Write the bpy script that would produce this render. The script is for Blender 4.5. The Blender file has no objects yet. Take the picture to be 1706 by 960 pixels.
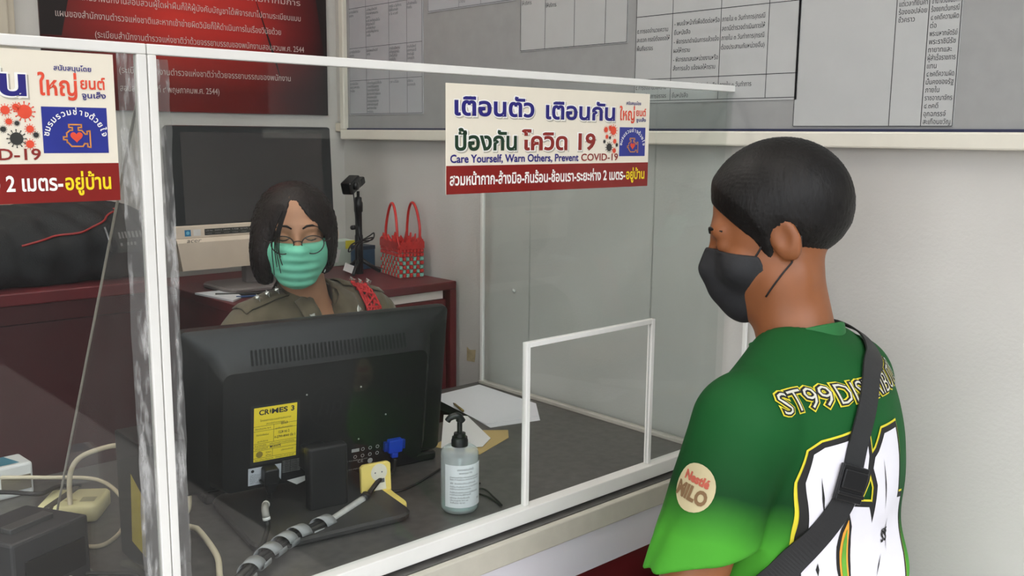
import bpy, bmesh, math, random
import numpy as np
from mathutils import Vector, Matrix, Euler
random.seed(7)
SC = bpy.context.scene
COL = SC.collection
PI = math.pi

# ------------------------------------------------------------------ camera, sky, lamps, exposure
def make_camera():
    f, yaw, pitch, roll = 1592.0, math.radians(47.48), math.radians(9.08), math.radians(-0.54)
    fw = Vector((math.cos(yaw)*math.cos(pitch), math.sin(yaw)*math.cos(pitch), -math.sin(pitch)))
    r = Vector((math.sin(yaw), -math.cos(yaw), 0))
    d = fw.cross(r)
    c, s = math.cos(roll), math.sin(roll)
    r2 = c*r + s*d; d2 = -s*r + c*d
    cam = bpy.data.cameras.new('camera'); o = bpy.data.objects.new('camera', cam); COL.objects.link(o)
    cam.sensor_fit = 'HORIZONTAL'; cam.sensor_width = 36.0; cam.lens = 36.0*f/1706.0
    cam.clip_start = 0.02
    m = Matrix((r2, -d2, -fw)).transposed().to_4x4(); m.translation = (0, 0, 1.36)
    o.matrix_world = m
    SC.camera = o
make_camera()

def make_world():
    w = bpy.data.worlds.new('sky'); SC.world = w; w.use_nodes = True
    nt = w.node_tree; nt.nodes.clear()
    out = nt.nodes.new('ShaderNodeOutputWorld'); bg = nt.nodes.new('ShaderNodeBackground')
    tc = nt.nodes.new('ShaderNodeTexCoord'); sp = nt.nodes.new('ShaderNodeSeparateXYZ')
    rp = nt.nodes.new('ShaderNodeValToRGB')
    nt.links.new(tc.outputs['Generated'], sp.inputs[0]); nt.links.new(sp.outputs['Z'], rp.inputs[0])
    e = rp.color_ramp.elements
    e[0].position = 0.0; e[0].color = (0.60, 0.61, 0.62, 1)
    e[1].position = 0.6; e[1].color = (0.95, 0.98, 1.03, 1)
    nt.links.new(rp.outputs[0], bg.inputs[0]); bg.inputs[1].default_value = 5.0
    nt.links.new(bg.outputs[0], out.inputs[0])
make_world()

def area(name, loc, size, energy, color, rot=(0, 0, 0), parent=None):
    l = bpy.data.lights.new(name, 'AREA'); l.shape = 'RECTANGLE'; l.size, l.size_y = size
    l.energy = energy; l.color = color
    o = bpy.data.objects.new(name, l); COL.objects.link(o); o.location = loc; o.rotation_euler = rot
    if parent: o.parent = parent
    return o
SC.view_settings.view_transform = 'Standard'; SC.view_settings.look = 'None'
SC.view_settings.gamma = 1.0; SC.view_settings.use_curve_mapping = False
SC.view_settings.exposure = 0.3

# ------------------------------------------------------------------ materials
def srgb(r, g, b):
    def f(c):
        c /= 255.0
        return c/12.92 if c <= .04045 else ((c+.055)/1.055)**2.4
    return (f(r), f(g), f(b), 1.0)

MATS = {}
def mat(name, rgb, rough=.5, metal=0.0, var=.06, scale=40.0, bump=0.0, bscale=None, spec=None, trans=0.0, coat=0.0, sheen=0.0, stretch=None):
    if name in MATS: return MATS[name]
    m = bpy.data.materials.new(name); m.use_nodes = True; MATS[name] = m
    nt = m.node_tree; b = nt.nodes['Principled BSDF']
    b.inputs['Roughness'].default_value = rough; b.inputs['Metallic'].default_value = metal
    if spec is not None: b.inputs['Specular IOR Level'].default_value = spec
    if trans: b.inputs['Transmission Weight'].default_value = trans
    if coat: b.inputs['Coat Weight'].default_value = coat; b.inputs['Coat Roughness'].default_value = .15
    if sheen: b.inputs['Sheen Weight'].default_value = sheen
    c = srgb(*rgb)
    tc = nt.nodes.new('ShaderNodeTexCoord'); n = nt.nodes.new('ShaderNodeTexNoise')
    n.inputs['Scale'].default_value = scale; n.inputs['Detail'].default_value = 4
    src = tc.outputs['Object']
    if stretch:
        mp = nt.nodes.new('ShaderNodeMapping'); mp.inputs['Scale'].default_value = stretch
        nt.links.new(src, mp.inputs[0]); src = mp.outputs[0]
    nt.links.new(src, n.inputs['Vector'])
    r = nt.nodes.new('ShaderNodeValToRGB'); e = r.color_ramp.elements
    e[0].position = .3; e[1].position = .7
    e[0].color = tuple(max(0, x*(1-var)) for x in c[:3])+(1,); e[1].color = tuple(min(1, x*(1+var)) for x in c[:3])+(1,)
    nt.links.new(n.outputs['Fac'], r.inputs[0]); nt.links.new(r.outputs[0], b.inputs['Base Color'])
    if bump:
        n2 = nt.nodes.new('ShaderNodeTexNoise'); n2.inputs['Scale'].default_value = bscale or scale*4; n2.inputs['Detail'].default_value = 3
        nt.links.new(src, n2.inputs['Vector'])
        bp = nt.nodes.new('ShaderNodeBump'); bp.inputs['Strength'].default_value = bump; bp.inputs['Distance'].default_value = .004
        nt.links.new(n2.outputs['Fac'], bp.inputs['Height']); nt.links.new(bp.outputs[0], b.inputs['Normal'])
    return m

def acrylic(name, tint=(.97, .985, .98), dust=.03, gloss=1.0, smudge=False):
    """thin clear sheet: see-through, mirror reflection by Fresnel, a little dust"""
    if name in MATS: return MATS[name]
    m = bpy.data.materials.new(name); m.use_nodes = True; MATS[name] = m
    nt = m.node_tree; nt.nodes.clear()
    out = nt.nodes.new('ShaderNodeOutputMaterial')
    tr = nt.nodes.new('ShaderNodeBsdfTransparent'); tr.inputs[0].default_value = tint+(1,)
    gl = nt.nodes.new('ShaderNodeBsdfGlossy'); gl.inputs['Roughness'].default_value = .02
    df = nt.nodes.new('ShaderNodeBsdfDiffuse'); df.inputs[0].default_value = (.75, .75, .74, 1)
    fr = nt.nodes.new('ShaderNodeFresnel'); ge = nt.nodes.new('ShaderNodeNewGeometry'); io = nt.nodes.new('ShaderNodeMapRange'); io.inputs[3].default_value = 1.45; io.inputs[4].default_value = 1/1.45
    nt.links.new(ge.outputs['Backfacing'], io.inputs[0]); nt.links.new(io.outputs[0], fr.inputs[0])
    mu = nt.nodes.new('ShaderNodeMath'); mu.operation = 'MULTIPLY'; mu.inputs[1].default_value = gloss
    mx = nt.nodes.new('ShaderNodeMixShader'); mx2 = nt.nodes.new('ShaderNodeMixShader')
    tc = nt.nodes.new('ShaderNodeTexCoord'); n = nt.nodes.new('ShaderNodeTexNoise')
    n.inputs['Scale'].default_value = 22 if smudge else 7; n.inputs['Detail'].default_value = 6; n.inputs['Roughness'].default_value = .65
    mp = nt.nodes.new('ShaderNodeMapping'); mp.inputs['Scale'].default_value = (3, 1, .55) if smudge else (1, 1, 1)
    nt.links.new(tc.outputs['Object'], mp.inputs[0]); nt.links.new(mp.outputs[0], n.inputs['Vector'])
    r = nt.nodes.new('ShaderNodeValToRGB'); e = r.color_ramp.elements
    e[0].position = .50 if smudge else .35; e[0].color = (dust*.6,)*3+(1,)
    e[1].position = .66 if smudge else .8; e[1].color = ((.42,)*3 if smudge else (dust*1.5,)*3)+(1,)
    nt.links.new(n.outputs['Fac'], r.inputs[0])
    nt.links.new(fr.outputs[0], mu.inputs[0]); nt.links.new(mu.outputs[0], mx.inputs[0])
    nt.links.new(tr.outputs[0], mx.inputs[1]); nt.links.new(gl.outputs[0], mx.inputs[2])
    nt.links.new(r.outputs[0], mx2.inputs[0]); nt.links.new(mx.outputs[0], mx2.inputs[1]); nt.links.new(df.outputs[0], mx2.inputs[2])
    nt.links.new(mx2.outputs[0], out.inputs[0])
    return m

# ------------------------------------------------------------------ mesh helpers
class MB:
    """collects shapes; build() links them as one mesh object"""
    def __init__(s): s.v = []; s.f = []
    def add(s, v, f, M=None):
        o = len(s.v)
        if M is not None: v = [tuple(M @ Vector(p)) for p in v]
        s.v += [tuple(map(float, p)) for p in v]; s.f += [tuple(int(i)+o for i in q) for q in f]; return s
    def box(s, lo, hi, M=None):
        x0, y0, z0 = lo; x1, y1, z1 = hi
        v = [(x0,y0,z0),(x1,y0,z0),(x1,y1,z0),(x0,y1,z0),(x0,y0,z1),(x1,y0,z1),(x1,y1,z1),(x0,y1,z1)]
        return s.add(v, [(0,3,2,1),(4,5,6,7),(0,1,5,4),(1,2,6,5),(2,3,7,6),(3,0,4,7)], M)
    def rbox(s, lo, hi, r, M=None, n=4):
        """box with rounded vertical edges and softened top and bottom"""
        x0, y0, z0 = lo; x1, y1, z1 = hi
        b = min(r*.4, (z1-z0)*.3)
        rings = []
        for z, ins in ((z0, b), (z0+b, 0), (z1-b, 0), (z1, b)):
            ring = []
            for cx, cy, a0 in ((x1-r, y1-r, 0), (x0+r, y1-r, 90), (x0+r, y0+r, 180), (x1-r, y0+r, 270)):
                for k in range(n+1):
                    a = math.radians(a0+90*k/n); ring.append((cx+(r-ins)*math.cos(a), cy+(r-ins)*math.sin(a), z))
            rings.append(ring)
        return s.loft(rings, M=M)
    def loft(s, rings, M=None, caps=True, closed=True):
        n = len(rings[0]); v = [p for r in rings for p in r]; f = []
        for i in range(len(rings)-1):
            for j in range(n if closed else n-1):
                a = i*n+j; b = i*n+(j+1) % n; f.append((a, b, b+n, a+n))
        if caps:
            f.append(tuple(reversed(range(n)))); f.append(tuple((len(rings)-1)*n+j for j in range(n)))
        return s.add(v, f, M)
    def lathe(s, prof, n=24, M=None):
        return s.loft([[(max(r, 1e-5)*math.cos(2*PI*k/n), max(r, 1e-5)*math.sin(2*PI*k/n), z) for k in range(n)] for r, z in prof], M=M)
    def tube(s, path, r, n=8, closed=False, caps=True):
        P = [Vector(p) for p in path]; m = len(P)
        rr = r if isinstance(r, (list, tuple)) else [r]*m
        T = []
        for i in range(m):
            a = P[(i-1) % m] if (closed or i > 0) else P[0]; b = P[(i+1) % m] if (closed or i < m-1) else P[-1]
            T.append((b-a).normalized())
        up = Vector((0, 0, 1)) if abs(T[0].z) < .9 else Vector((1, 0, 0))
        N = (up-T[0]*up.dot(T[0])).normalized(); rings = []
        for i in range(m):
            N = (N-T[i]*N.dot(T[i])).normalized(); B = T[i].cross(N)
            rings.append([tuple(P[i]+(N*math.cos(2*PI*k/n)+B*math.sin(2*PI*k/n))*rr[i]) for k in range(n)])
        if closed:
            rings.append(rings[0]); return s.loft(rings, caps=False)
        return s.loft(rings, caps=caps)
    def prism(s, poly, t0, t1, M=None):
        """poly in local xy, extruded along z"""
        n = len(poly)
        return s.loft([[(x, y, t0) for x, y in poly], [(x, y, t1) for x, y in poly]], M=M)
    def ball(s, c, r, n=12, m=8):
        rx, ry, rz = (r, r, r) if not isinstance(r, (tuple, list)) else r
        rings = [[(c[0]+rx*math.sin(PI*i/m)*math.cos(2*PI*k/n), c[1]+ry*math.sin(PI*i/m)*math.sin(2*PI*k/n), c[2]-rz*math.cos(PI*i/m)) for k in range(n)] for i in range(1, m)]
        return s.loft(rings)
    def build(s, name, m, parent=None, smooth=False, bevel=0.0, M=None, seg=2):
        me = bpy.data.meshes.new(name)
        v = s.v if M is None else [tuple(M @ Vector(p)) for p in s.v]
        me.from_pydata(v, [], s.f); me.validate(); me.update()
        bm = bmesh.new(); bm.from_mesh(me); bmesh.ops.recalc_face_normals(bm, faces=bm.faces); bm.to_mesh(me); bm.free()
        o = bpy.data.objects.new(name, me); COL.objects.link(o)
        if m: me.materials.append(m)
        if smooth: me.polygons.foreach_set('use_smooth', [True]*len(me.polygons))
        if bevel:
            b = o.modifiers.new('bevel', 'BEVEL'); b.width = bevel; b.segments = seg; b.limit_method = 'ANGLE'; b.angle_limit = math.radians(35)
        if parent: o.parent = parent
        return o

def spline(pts, n=10, closed=False):
    P = [Vector(p) for p in pts]; m = len(P); out = []
    rng = range(m if closed else m-1)
    for i in rng:
        if closed: a, b, c, d = P[(i-1) % m], P[i], P[(i+1) % m], P[(i+2) % m]
        else: a, b, c, d = P[max(i-1, 0)], P[i], P[i+1], P[min(i+2, m-1)]
        for k in range(n):
            t = k/n
            out.append(.5*((2*b)+(c-a)*t+(2*a-5*b+4*c-d)*t*t+(3*b-a-3*c+d)*t**3))
    if not closed: out.append(P[-1])
    return out

def tag(o, label, cat, group=None, kind=None):
    o['label'] = label; o['category'] = cat
    if group: o['group'] = group
    if kind: o['kind'] = kind
    return o
def thing(name, label, cat, loc=(0, 0, 0), rotz=0.0, group=None):
    o = bpy.data.objects.new(name, None); COL.objects.link(o); o.empty_display_size = .05
    o.location = loc; o.rotation_euler = (0, 0, rotz)
    return tag(o, label, cat, group)
def struct(o): o['kind'] = 'structure'; return o
def copy_tree(o, parent=None):
    c = o.copy(); COL.objects.link(c)
    if parent: c.parent = parent
    for ch in list(o.children): copy_tree(ch, c)
    return c

# frames for flat lettering: local x,y -> wall directions, z -> outward
def frame(origin, ex, ey):
    ex = Vector(ex).normalized(); ey = Vector(ey).normalized(); ez = ex.cross(ey)
    m = Matrix((ex, ey, ez)).transposed().to_4x4(); m.translation = Vector(origin); return m

GL = {}
MARKS_HI = '\u0e48\u0e49\u0e4a\u0e4b\u0e4c'
def glyphs(body, offset=0.0, res=3, shear=0.0, ls=1.0):
    """flat lettering as (verts, faces, width), size 1, baseline at 0"""
    key = (body, offset, res, shear, ls)
    if key in GL: return GL[key]
    cu = bpy.data.curves.new('lettering', 'FONT'); cu.body = body; cu.size = 1.0; cu.offset = offset; cu.resolution_u = res
    cu.shear = shear; cu.space_character = ls
    ob = bpy.data.objects.new('lettering', cu); COL.objects.link(ob)
    dg = bpy.context.evaluated_depsgraph_get(); dg.update()
    me = bpy.data.meshes.new_from_object(ob.evaluated_get(dg))
    v = [tuple(p.co) for p in me.vertices]; f = [tuple(p.vertices) for p in me.polygons]
    bpy.data.objects.remove(ob); bpy.data.curves.remove(cu); bpy.data.meshes.remove(me)
    w = max((p[0] for p in v), default=0)-min((p[0] for p in v), default=0)
    x0 = min((p[0] for p in v), default=0)
    GL[key] = ([(p[0]-x0, p[1], 0.0) for p in v], f, max(w, 1e-3)); return GL[key]
def put(mb, M, body, x, y, size, width=None, align='l', z=0.0, **k):
    """lay a line of lettering into mb at (x,y) of frame M; width squeezes it to fit"""
    v, f, w = glyphs(body, **k)
    if not v: return
    sx = size if width is None else width/w
    dx = {'l': 0, 'c': -w*sx/2, 'r': -w*sx}[align]
    mb.add([(x+dx+p[0]*sx, y+p[1]*size, z) for p in v], f, M)
# ------------------------------------------------------------------ smooth bodies (distance fields -> one continuous surface)
def ell(P, c, r, R=None):
    q = P-np.array(c)
    if R is not None: q = q @ R
    r = np.array(r, float); k0 = np.sqrt(((q/r)**2).sum(-1)); k1 = np.sqrt(((q/r**2)**2).sum(-1))+1e-9
    return k0*(k0-1)/k1
def cap(P, a, b, ra, rb=None, flat=None):
    rb = ra if rb is None else rb
    a = np.array(a, float); b = np.array(b, float); ba = b-a; pa = P-a
    t = np.clip((pa @ ba)/(ba @ ba), 0, 1)
    d = pa-t[..., None]*ba
    if flat is not None:
        ax, k = flat; ax = np.array(ax, float); ax /= np.linalg.norm(ax); d = d+(k-1)*(d @ ax)[..., None]*ax
    return np.sqrt((d**2).sum(-1))-(ra+(rb-ra)*t)
def rbx(P, c, h, r, R=None):
    q = P-np.array(c)
    if R is not None: q = q @ R
    q = np.abs(q)-(np.array(h)-r)
    return np.sqrt((np.maximum(q, 0)**2).sum(-1))+np.minimum(q.max(-1), 0)-r
def smin(a, b, k):
    h = np.clip(.5+.5*(b-a)/k, 0, 1); return b*(1-h)+a*h-k*h*(1-h)
def smax(a, b, k): return -smin(-a, -b, k)
def rotm(rx=0, ry=0, rz=0):
    cx, sx, cy, sy, cz, sz = [f(math.radians(a)) for a in (rx, ry, rz) for f in (math.cos, math.sin)]
    X = np.array([[1,0,0],[0,cx,-sx],[0,sx,cx]]); Y = np.array([[cy,0,sy],[0,1,0],[-sy,0,cy]]); Z = np.array([[cz,-sz,0],[sz,cz,0],[0,0,1]])
    return Z @ Y @ X
def surface(fn, lo, hi, h):
    """surface nets of fn<0 inside the box; returns verts, quads"""
    ax = [np.arange(lo[i], hi[i]+h, h) for i in range(3)]
    G = np.stack(np.meshgrid(*ax, indexing='ij'), -1)
    V = np.empty(G.shape[:3]); B = 12
    for i in range(0, G.shape[0], B):
        for j in range(0, G.shape[1], B):
            for k in range(0, G.shape[2], B):
                g = G[i:i+B, j:j+B, k:k+B]; c = .5*(g[0, 0, 0]+g[-1, -1, -1]); d = float(fn(c[None])[0]); R_ = .5*np.linalg.norm(g[-1, -1, -1]-g[0, 0, 0])
                V[i:i+B, j:j+B, k:k+B] = d if abs(d) > 2.2*R_+.012 else fn(g)
    n = np.array(V.shape)-1
    acc = np.zeros(tuple(n)+(3,)); cnt = np.zeros(tuple(n))
    sl = lambda d, k: slice(d, d+n[k])
    for a in range(3):
        b, c = (a+1) % 3, (a+2) % 3
        for db in (0, 1):
            for dc in (0, 1):
                o0 = [0, 0, 0]; o0[b] = db; o0[c] = dc; o1 = list(o0); o1[a] = 1
                v0 = V[sl(o0[0],0), sl(o0[1],1), sl(o0[2],2)]; v1 = V[sl(o1[0],0), sl(o1[1],1), sl(o1[2],2)]
                m = (v0 < 0) != (v1 < 0)
                t = np.where(m, v0/np.where(m, v0-v1, 1), 0)
                acc[..., a] += np.where(m, t, 0); acc[..., b] += np.where(m, db, 0); acc[..., c] += np.where(m, dc, 0); cnt += m
    act = cnt > 0
    idx = -np.ones(tuple(n), int); idx[act] = np.arange(act.sum())
    cells = np.argwhere(act)
    verts = (cells+acc[act]/cnt[act][:, None])*h+np.array(lo)
    quads = []
    for a in range(3):
        b, c = (a+1) % 3, (a+2) % 3
        s0 = [slice(1, n[k]) for k in range(3)]; s0[a] = slice(0, n[a]); s1 = list(s0); s1[a] = slice(1, n[a]+1)
        v0 = V[tuple(s0)]; v1 = V[tuple(s1)]
        for sg in (0, 1):
            m = (v0 < 0) & (v1 >= 0) if sg == 0 else (v0 >= 0) & (v1 < 0)
            E = np.argwhere(m)
            off = np.zeros(3, int); off[b] = 1; off[c] = 1; E = E+off
            def id_(db, dc):
                q = E.copy(); q[:, b] -= db; q[:, c] -= dc; return idx[q[:, 0], q[:, 1], q[:, 2]]
            qd = np.stack([id_(1,1), id_(0,1), id_(0,0), id_(1,0)], 1)
            if sg: qd = qd[:, ::-1]
            quads.append(qd)
    Q = np.concatenate(quads); Q = Q[(Q >= 0).all(1)]
    # pull the vertices onto the true surface
    for _ in range(2):
        e = h*.05; d = fn(verts)
        g = np.stack([fn(verts+np.eye(3)[k]*e)-d for k in range(3)], 1)/e
        verts = verts-np.clip(d/np.maximum((g**2).sum(1), .2), -h*.5, h*.5)[:, None]*g
    return verts, Q
def trace(fn, o, d, n=60, far=2.0):
    """march points o along direction d to the surface"""
    o = np.array(o, float); d = np.array(d, float); d = d/np.linalg.norm(d); t = np.zeros(len(o))
    for _ in range(n): t = np.minimum(t+fn(o+t[:, None]*d)*.8, far)
    return o+t[:, None]*d
def sculpt(name, fn, lo, hi, h, m, parent=None, T=None, smooth=True):
    v, q = surface(fn, lo, hi, h)
    me = bpy.data.meshes.new(name)
    if T is not None:
        A = np.array(T); v = v @ A[:3, :3].T+A[:3, 3]
    me.from_pydata(v.tolist(), [], q.tolist()); me.update()
    me.polygons.foreach_set('use_smooth', [smooth]*len(me.polygons))
    o = bpy.data.objects.new(name, me); COL.objects.link(o)
    if m: me.materials.append(m)
    if parent: o.parent = parent
    return o
# ------------------------------------------------------------------ distance fields of heads, hands and garments (metres)
def head_f(P, ears=True, cz=.088):
    """head in its own axes: origin between the ears, y forward, z up"""
    d = ell(P, (0, -.012, .040), (.0745, .094, cz))
    d = smin(d, ell(P, (0, .028, -.030), (.060, .062, .076)), .03)
    d = smin(d, ell(P, (0, .064, -.084), (.026, .024, .020)), .025)
    for s in (-1, 1):
        d = smin(d, ell(P, (s*.037, .060, -.026), (.026, .026, .024)), .015)
        d = smin(d, ell(P, (s*.056, .0, -.055), (.014, .026, .026)), .02)
    d = smin(d, cap(P, (-.032, .074, .030), (.032, .074, .030), .0135), .016)
    for s in (-1, 1): d = smax(d, -ell(P, (s*.031, .100, .011), (.018, .018, .011)), .012)
    for s in (-1, 1): d = smin(d, ell(P, (s*.031, .072, .010), (.0145, .0135, .0125)), .004)
    d = smin(d, cap(P, (0, .086, .018), (0, .107, -.020), .0065, .0105), .012)
    for s in (-1, 1): d = smin(d, ell(P, (s*.010, .097, -.024), (.0075, .010, .0075)), .006)
    d = smin(d, ell(P, (0, .083, -.049), (.023, .012, .006)), .006); d = smin(d, ell(P, (0, .081, -.059), (.019, .012, .0065)), .006)
    d = smax(d, -ell(P, (0, .098, -.0535), (.022, .009, .0016)), .003)
    if ears:
        for s in (-1, 1):
            e = ell(P, (s*.0765, -.010, .002), (.0085, .021, .033), rotm(rx=-12, rz=s*18)); e = smax(e, -ell(P, (s*.087, -.006, .006), (.008, .012, .019)), .006)
            d = smin(d, e, .007)
    return d
def hand_f(P, W, R, s, curl=1.0):
    """palm, four unequal bent fingers and a thumb; W wrist, R axes (y along the fingers, z back of the hand), s side of the thumb"""
    q = (P-np.array(W)) @ np.array(R)
    d = rbx(q, (0, .046, -.002), (.039, .046, .014), .012)
    for i, (x, L) in enumerate(((.029, .070), (.010, .079), (-.010, .073), (-.028, .056))):
        x *= s; a = (x, .088, 0); b = (x*1.08, .088+L*.42, -.012*curl); c = (x*1.1, .088+L*.68, -.034*curl); e = (x*1.1, .088+L*.78, -.054*curl)
        f = np.minimum(np.minimum(cap(q, a, b, .0092, .0084), cap(q, b, c, .0084, .0076)), cap(q, c, e, .0076, .0062)); d = smin(d, f, .006)
    t = np.minimum(cap(q, (s*.030, .020, -.006), (s*.056, .052, -.014), .0125, .0100), cap(q, (s*.056, .052, -.014), (s*.058, .082, -.024), .0100, .0076))
    return smin(d, t, .010)
def axes(y, z):
    y = np.array(y, float); y /= np.linalg.norm(y); z = np.array(z, float); z = z-y*(z @ y); z /= np.linalg.norm(z); return np.stack([np.cross(y, z), y, z], 1)

# ---- the visitor, seated; his own axes: x right, y forward, z world height
MHC = np.array((.020, .063, 1.222)); MHR = rotm(rz=26) @ rotm(rx=-17); MHS = .985
def mh(P): return ((P-MHC) @ MHR)/MHS
def man_head(P): return head_f(mh(P))*MHS
MEL = {-1: (-.252, .034, .765), 1: (.222, .040, .765)}
MWR = {-1: (-.175, .165, .645), 1: (.130, .170, .645)}
MSH = {-1: (-.180, .000, 1.000), 1: (.150, .000, 1.000)}
def man_skin(P):
    d = man_head(P)
    d = smin(d, cap(P, (.0, .004, 1.03), (.016, .046, 1.16), .056, .053), .03)
    d = smin(d, ell(P, (0, -.01, .86), (.14, .09, .18)), .06)
    for s in (-1, 1):
        d = smin(d, cap(P, MSH[s], MEL[s], .046, .040), .03); d = smin(d, cap(P, MEL[s], MWR[s], .040, .027), .012)
        d = smin(d, hand_f(P, MWR[s], axes((-s*.15, .9, -.30), (0, .3, 1)), -s, .8), .012)
    d = smin(d, ell(P, (0, -.04, .60), (.13, .10, .12)), .06)
    return d
def man_shirt(P, folds=True):
    x, y, z = P[..., 0], P[..., 1], P[..., 2]
    d = ell(P, (-.005, -.012, .86), (.170, .110, .24))
    d = smin(d, ell(P, (-.01, -.040, .93), (.145, .082, .14)), .05)
    d = smin(d, cap(P, (-.165, -.002, 1.000), (.120, -.004, 1.000), .062), .05)
    for s in (-1, 1): d = smin(d, cap(P, (s*.04, .012, 1.055), (s*.13, .0, 1.015), .048, .045), .04)
    d = smin(d, rbx(P, (0, -.024, .66), (.156, .110, .17), .10), .07)
    arms = None
    for s in (-1, 1):
        e = np.array(MEL[s]); a = cap(P, MSH[s], tuple(e), .064, .064)
        arms = a if arms is None else np.minimum(arms, a)
    cutz = .842-z-.30*y
    arms = smax(arms, cutz, .004)
    d = smin(d, arms, .018)
    if folds:
        d = d+.0028*np.sin(34*z+16*x+9*np.sin(22*y+6*x))*np.clip((.95-z)*5, 0, 1)+.0014*np.sin(60*z-50*y+20*x)*np.clip((.98-z)*4, 0, 1)
    d = smax(d, -cap(P, (.004, .014, 1.05), (.018, .052, 1.20), .0600), .003)
    d = smax(d, .53-z, .003)
    return d
def man_hair(P):
    q = mh(P); x, y, z = q[..., 0], q[..., 1], q[..., 2]
    line = np.where(y < .04, -.050+.56*np.maximum(y+.085, 0)-.030*np.exp(-((y-.016)/.012)**2), -.050+.56*.125+1.35*(y-.04))
    u = z-line
    d = np.minimum(head_f(q, False), ell(q, (0, -.012, .042), (.0765, .095, .088)))-np.clip(.0010+.20*u, 0, .0095)
    d = d+.0006*np.sin(x*900+z*530)*np.sin(y*870-z*660)
    d = smax(d, -u, .0015)
    return d*MHS
def man_mask(P):
    q = mh(P); x, y, z = q[..., 0], q[..., 1], q[..., 2]
    d = smin(head_f(q, False)-.0035, ell(q, (0, .066, -.046), (.034, .052, .052)), .02)
    d = smin(d, ell(q, (0, .060, -.085), (.032, .034, .026)), .02)
    d = smax(d, z-.002+.35*(.08-y), .003); d = smax(d, .022+.25*(z+.05)-y, .003); d = smax(d, -.112-z, .003)
    return d*MHS

# ---- the officer, seated; her own axes: x right, y forward, z world height
OHC = np.array((.058, .024, 1.168)); OHR = rotm(rz=-34) @ rotm(rx=-7); OHS = .84
def oh(P): return ((P-OHC) @ OHR)/OHS
OEL = {-1: (-.195, .065, .805), 1: (.225, .035, .800)}
OWR = {-1: (.045, .120, .815), 1: (.225, .115, .815)}
def officer_skin(P):
    d = head_f(oh(P), False, .074)*OHS
    d = smin(d, cap(P, (0, -.012, .99), (.040, .012, 1.090), .046, .044), .02)
    d = smin(d, ell(P, (0, -.005, .93), (.12, .075, .08)), .04)
    d = smin(d, ell(P, (0, -.0, .75), (.11, .07, .2)), .06)
    for s in (-1, 1):
        d = smin(d, cap(P, (s*.165, -.005, .960), OEL[s], .038, .034), .03); d = smin(d, cap(P, OEL[s], OWR[s], .034, .022), .012)
        d = smin(d, hand_f(P, OWR[s], axes((.10*s*0+.03, .95, .0), (0, 0, 1)), -s, .55)*1.0, .010)
    return d
def officer_shirt(P):
    x, y, z = P[..., 0], P[..., 1], P[..., 2]
    d = ell(P, (0, -.002, .86), (.158, .100, .20))
    for s in (-1, 1): d = smin(d, ell(P, (s*.065, .068, .87), (.060, .045, .065)), .04)
    d = smin(d, cap(P, (-.135, -.006, .982), (.135, -.006, .982), .048), .04)
    for s in (-1, 1):
        d = smin(d, cap(P, (s*.045, -.012, 1.022), (s*.15, -.006, .992), .034, .036), .03)
        a = smax(cap(P, (s*.165, -.005, .965), OEL[s], .052, .050), .845-z, .003); d = smin(d, a, .02)
    d = smin(d, ell(P, (0, 0, .62), (.150, .105, .20)), .06)
    d = d+.0012*np.sin(60*z+30*x+5*np.sin(40*x))
    band = smax(cap(P, (0, -.014, .99), (.026, .002, 1.10), .057, .054), z-1.062+.45*y, .003); d = smin(d, band, .012)
    d = smax(d, -cap(P, (0, -.012, .985), (.036, .012, 1.13), .0505, .0495), .003)
    d = smax(d, -ell(P, (.004, .105, 1.035), (.040, .085, .075)), .003)
    d = smax(d, .50-z, .003)
    return d
def officer_hair(P):
    q = oh(P); x, y, z = q[..., 0], q[..., 1], q[..., 2]
    d = ell(q, (0, -.020, .030), (.0905, .110, .087))
    d = smin(d, ell(q, (.068, .004, -.042), (.036, .070, .084)), .03); d = smin(d, ell(q, (-.064, .002, -.026), (.031, .066, .070)), .03)
    d = smin(d, ell(q, (0, -.066, -.045), (.078, .052, .085)), .03)
    a = np.arctan2(x, y+.02)
    d = d+.0011*np.sin(a*95+6*np.sin(z*30))+.0008*np.sin(a*190+z*20)
    w = np.clip(.056-.62*np.clip(z-.005, 0, 1), 0, 1)+.012*np.clip(-z*10, 0, 1)
    c = .008-.16*np.clip(z, 0, .09)
    op = np.maximum(np.abs(x+c)-w, .035-y); op = np.maximum(op, z-.086)
    d = smax(d, -op, .006)
    neckcut = np.maximum(np.maximum(np.abs(x)-.052, -.045-y), z+.02)
    d = smax(d, -neckcut, .006)
    d = smax(d, -.112-.25*np.abs(x)*0-z, .006)
    return d*OHS
def officer_mask(P):
    q = oh(P); x, y, z = q[..., 0], q[..., 1], q[..., 2]
    d = smin(head_f(q, False)-.004, ell(q, (0, .064, -.048), (.042, .048, .050)), .03)
    d = smin(d, ell(q, (0, .060, -.086), (.038, .034, .026)), .02); d = smin(d, ell(q, (0, .04, -.045), (.067, .05, .055)), .02)
    pl = np.clip((.055-np.abs(x))*40, 0, 1)
    d = d+.0014*np.sin((z+.01)*2*np.pi/.021)*pl
    d = smax(d, z+.004, .002); d = smax(d, .030-y, .003); d = smax(d, -.114-z, .003)
    return d*OHS

def man_collar(P):
    a = np.array((.003, .008, 1.04)); b = np.array((.018, .052, 1.19)); u = (b-a)/np.linalg.norm(b-a)
    t = (P-a) @ u
    d = smax(cap(P, a, b, .0665), -cap(P, a, b, .0590), .002)
    return smax(np.maximum(d, t-.050-.10*(-P[..., 1]+.03)), .012-t, .003)
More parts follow.
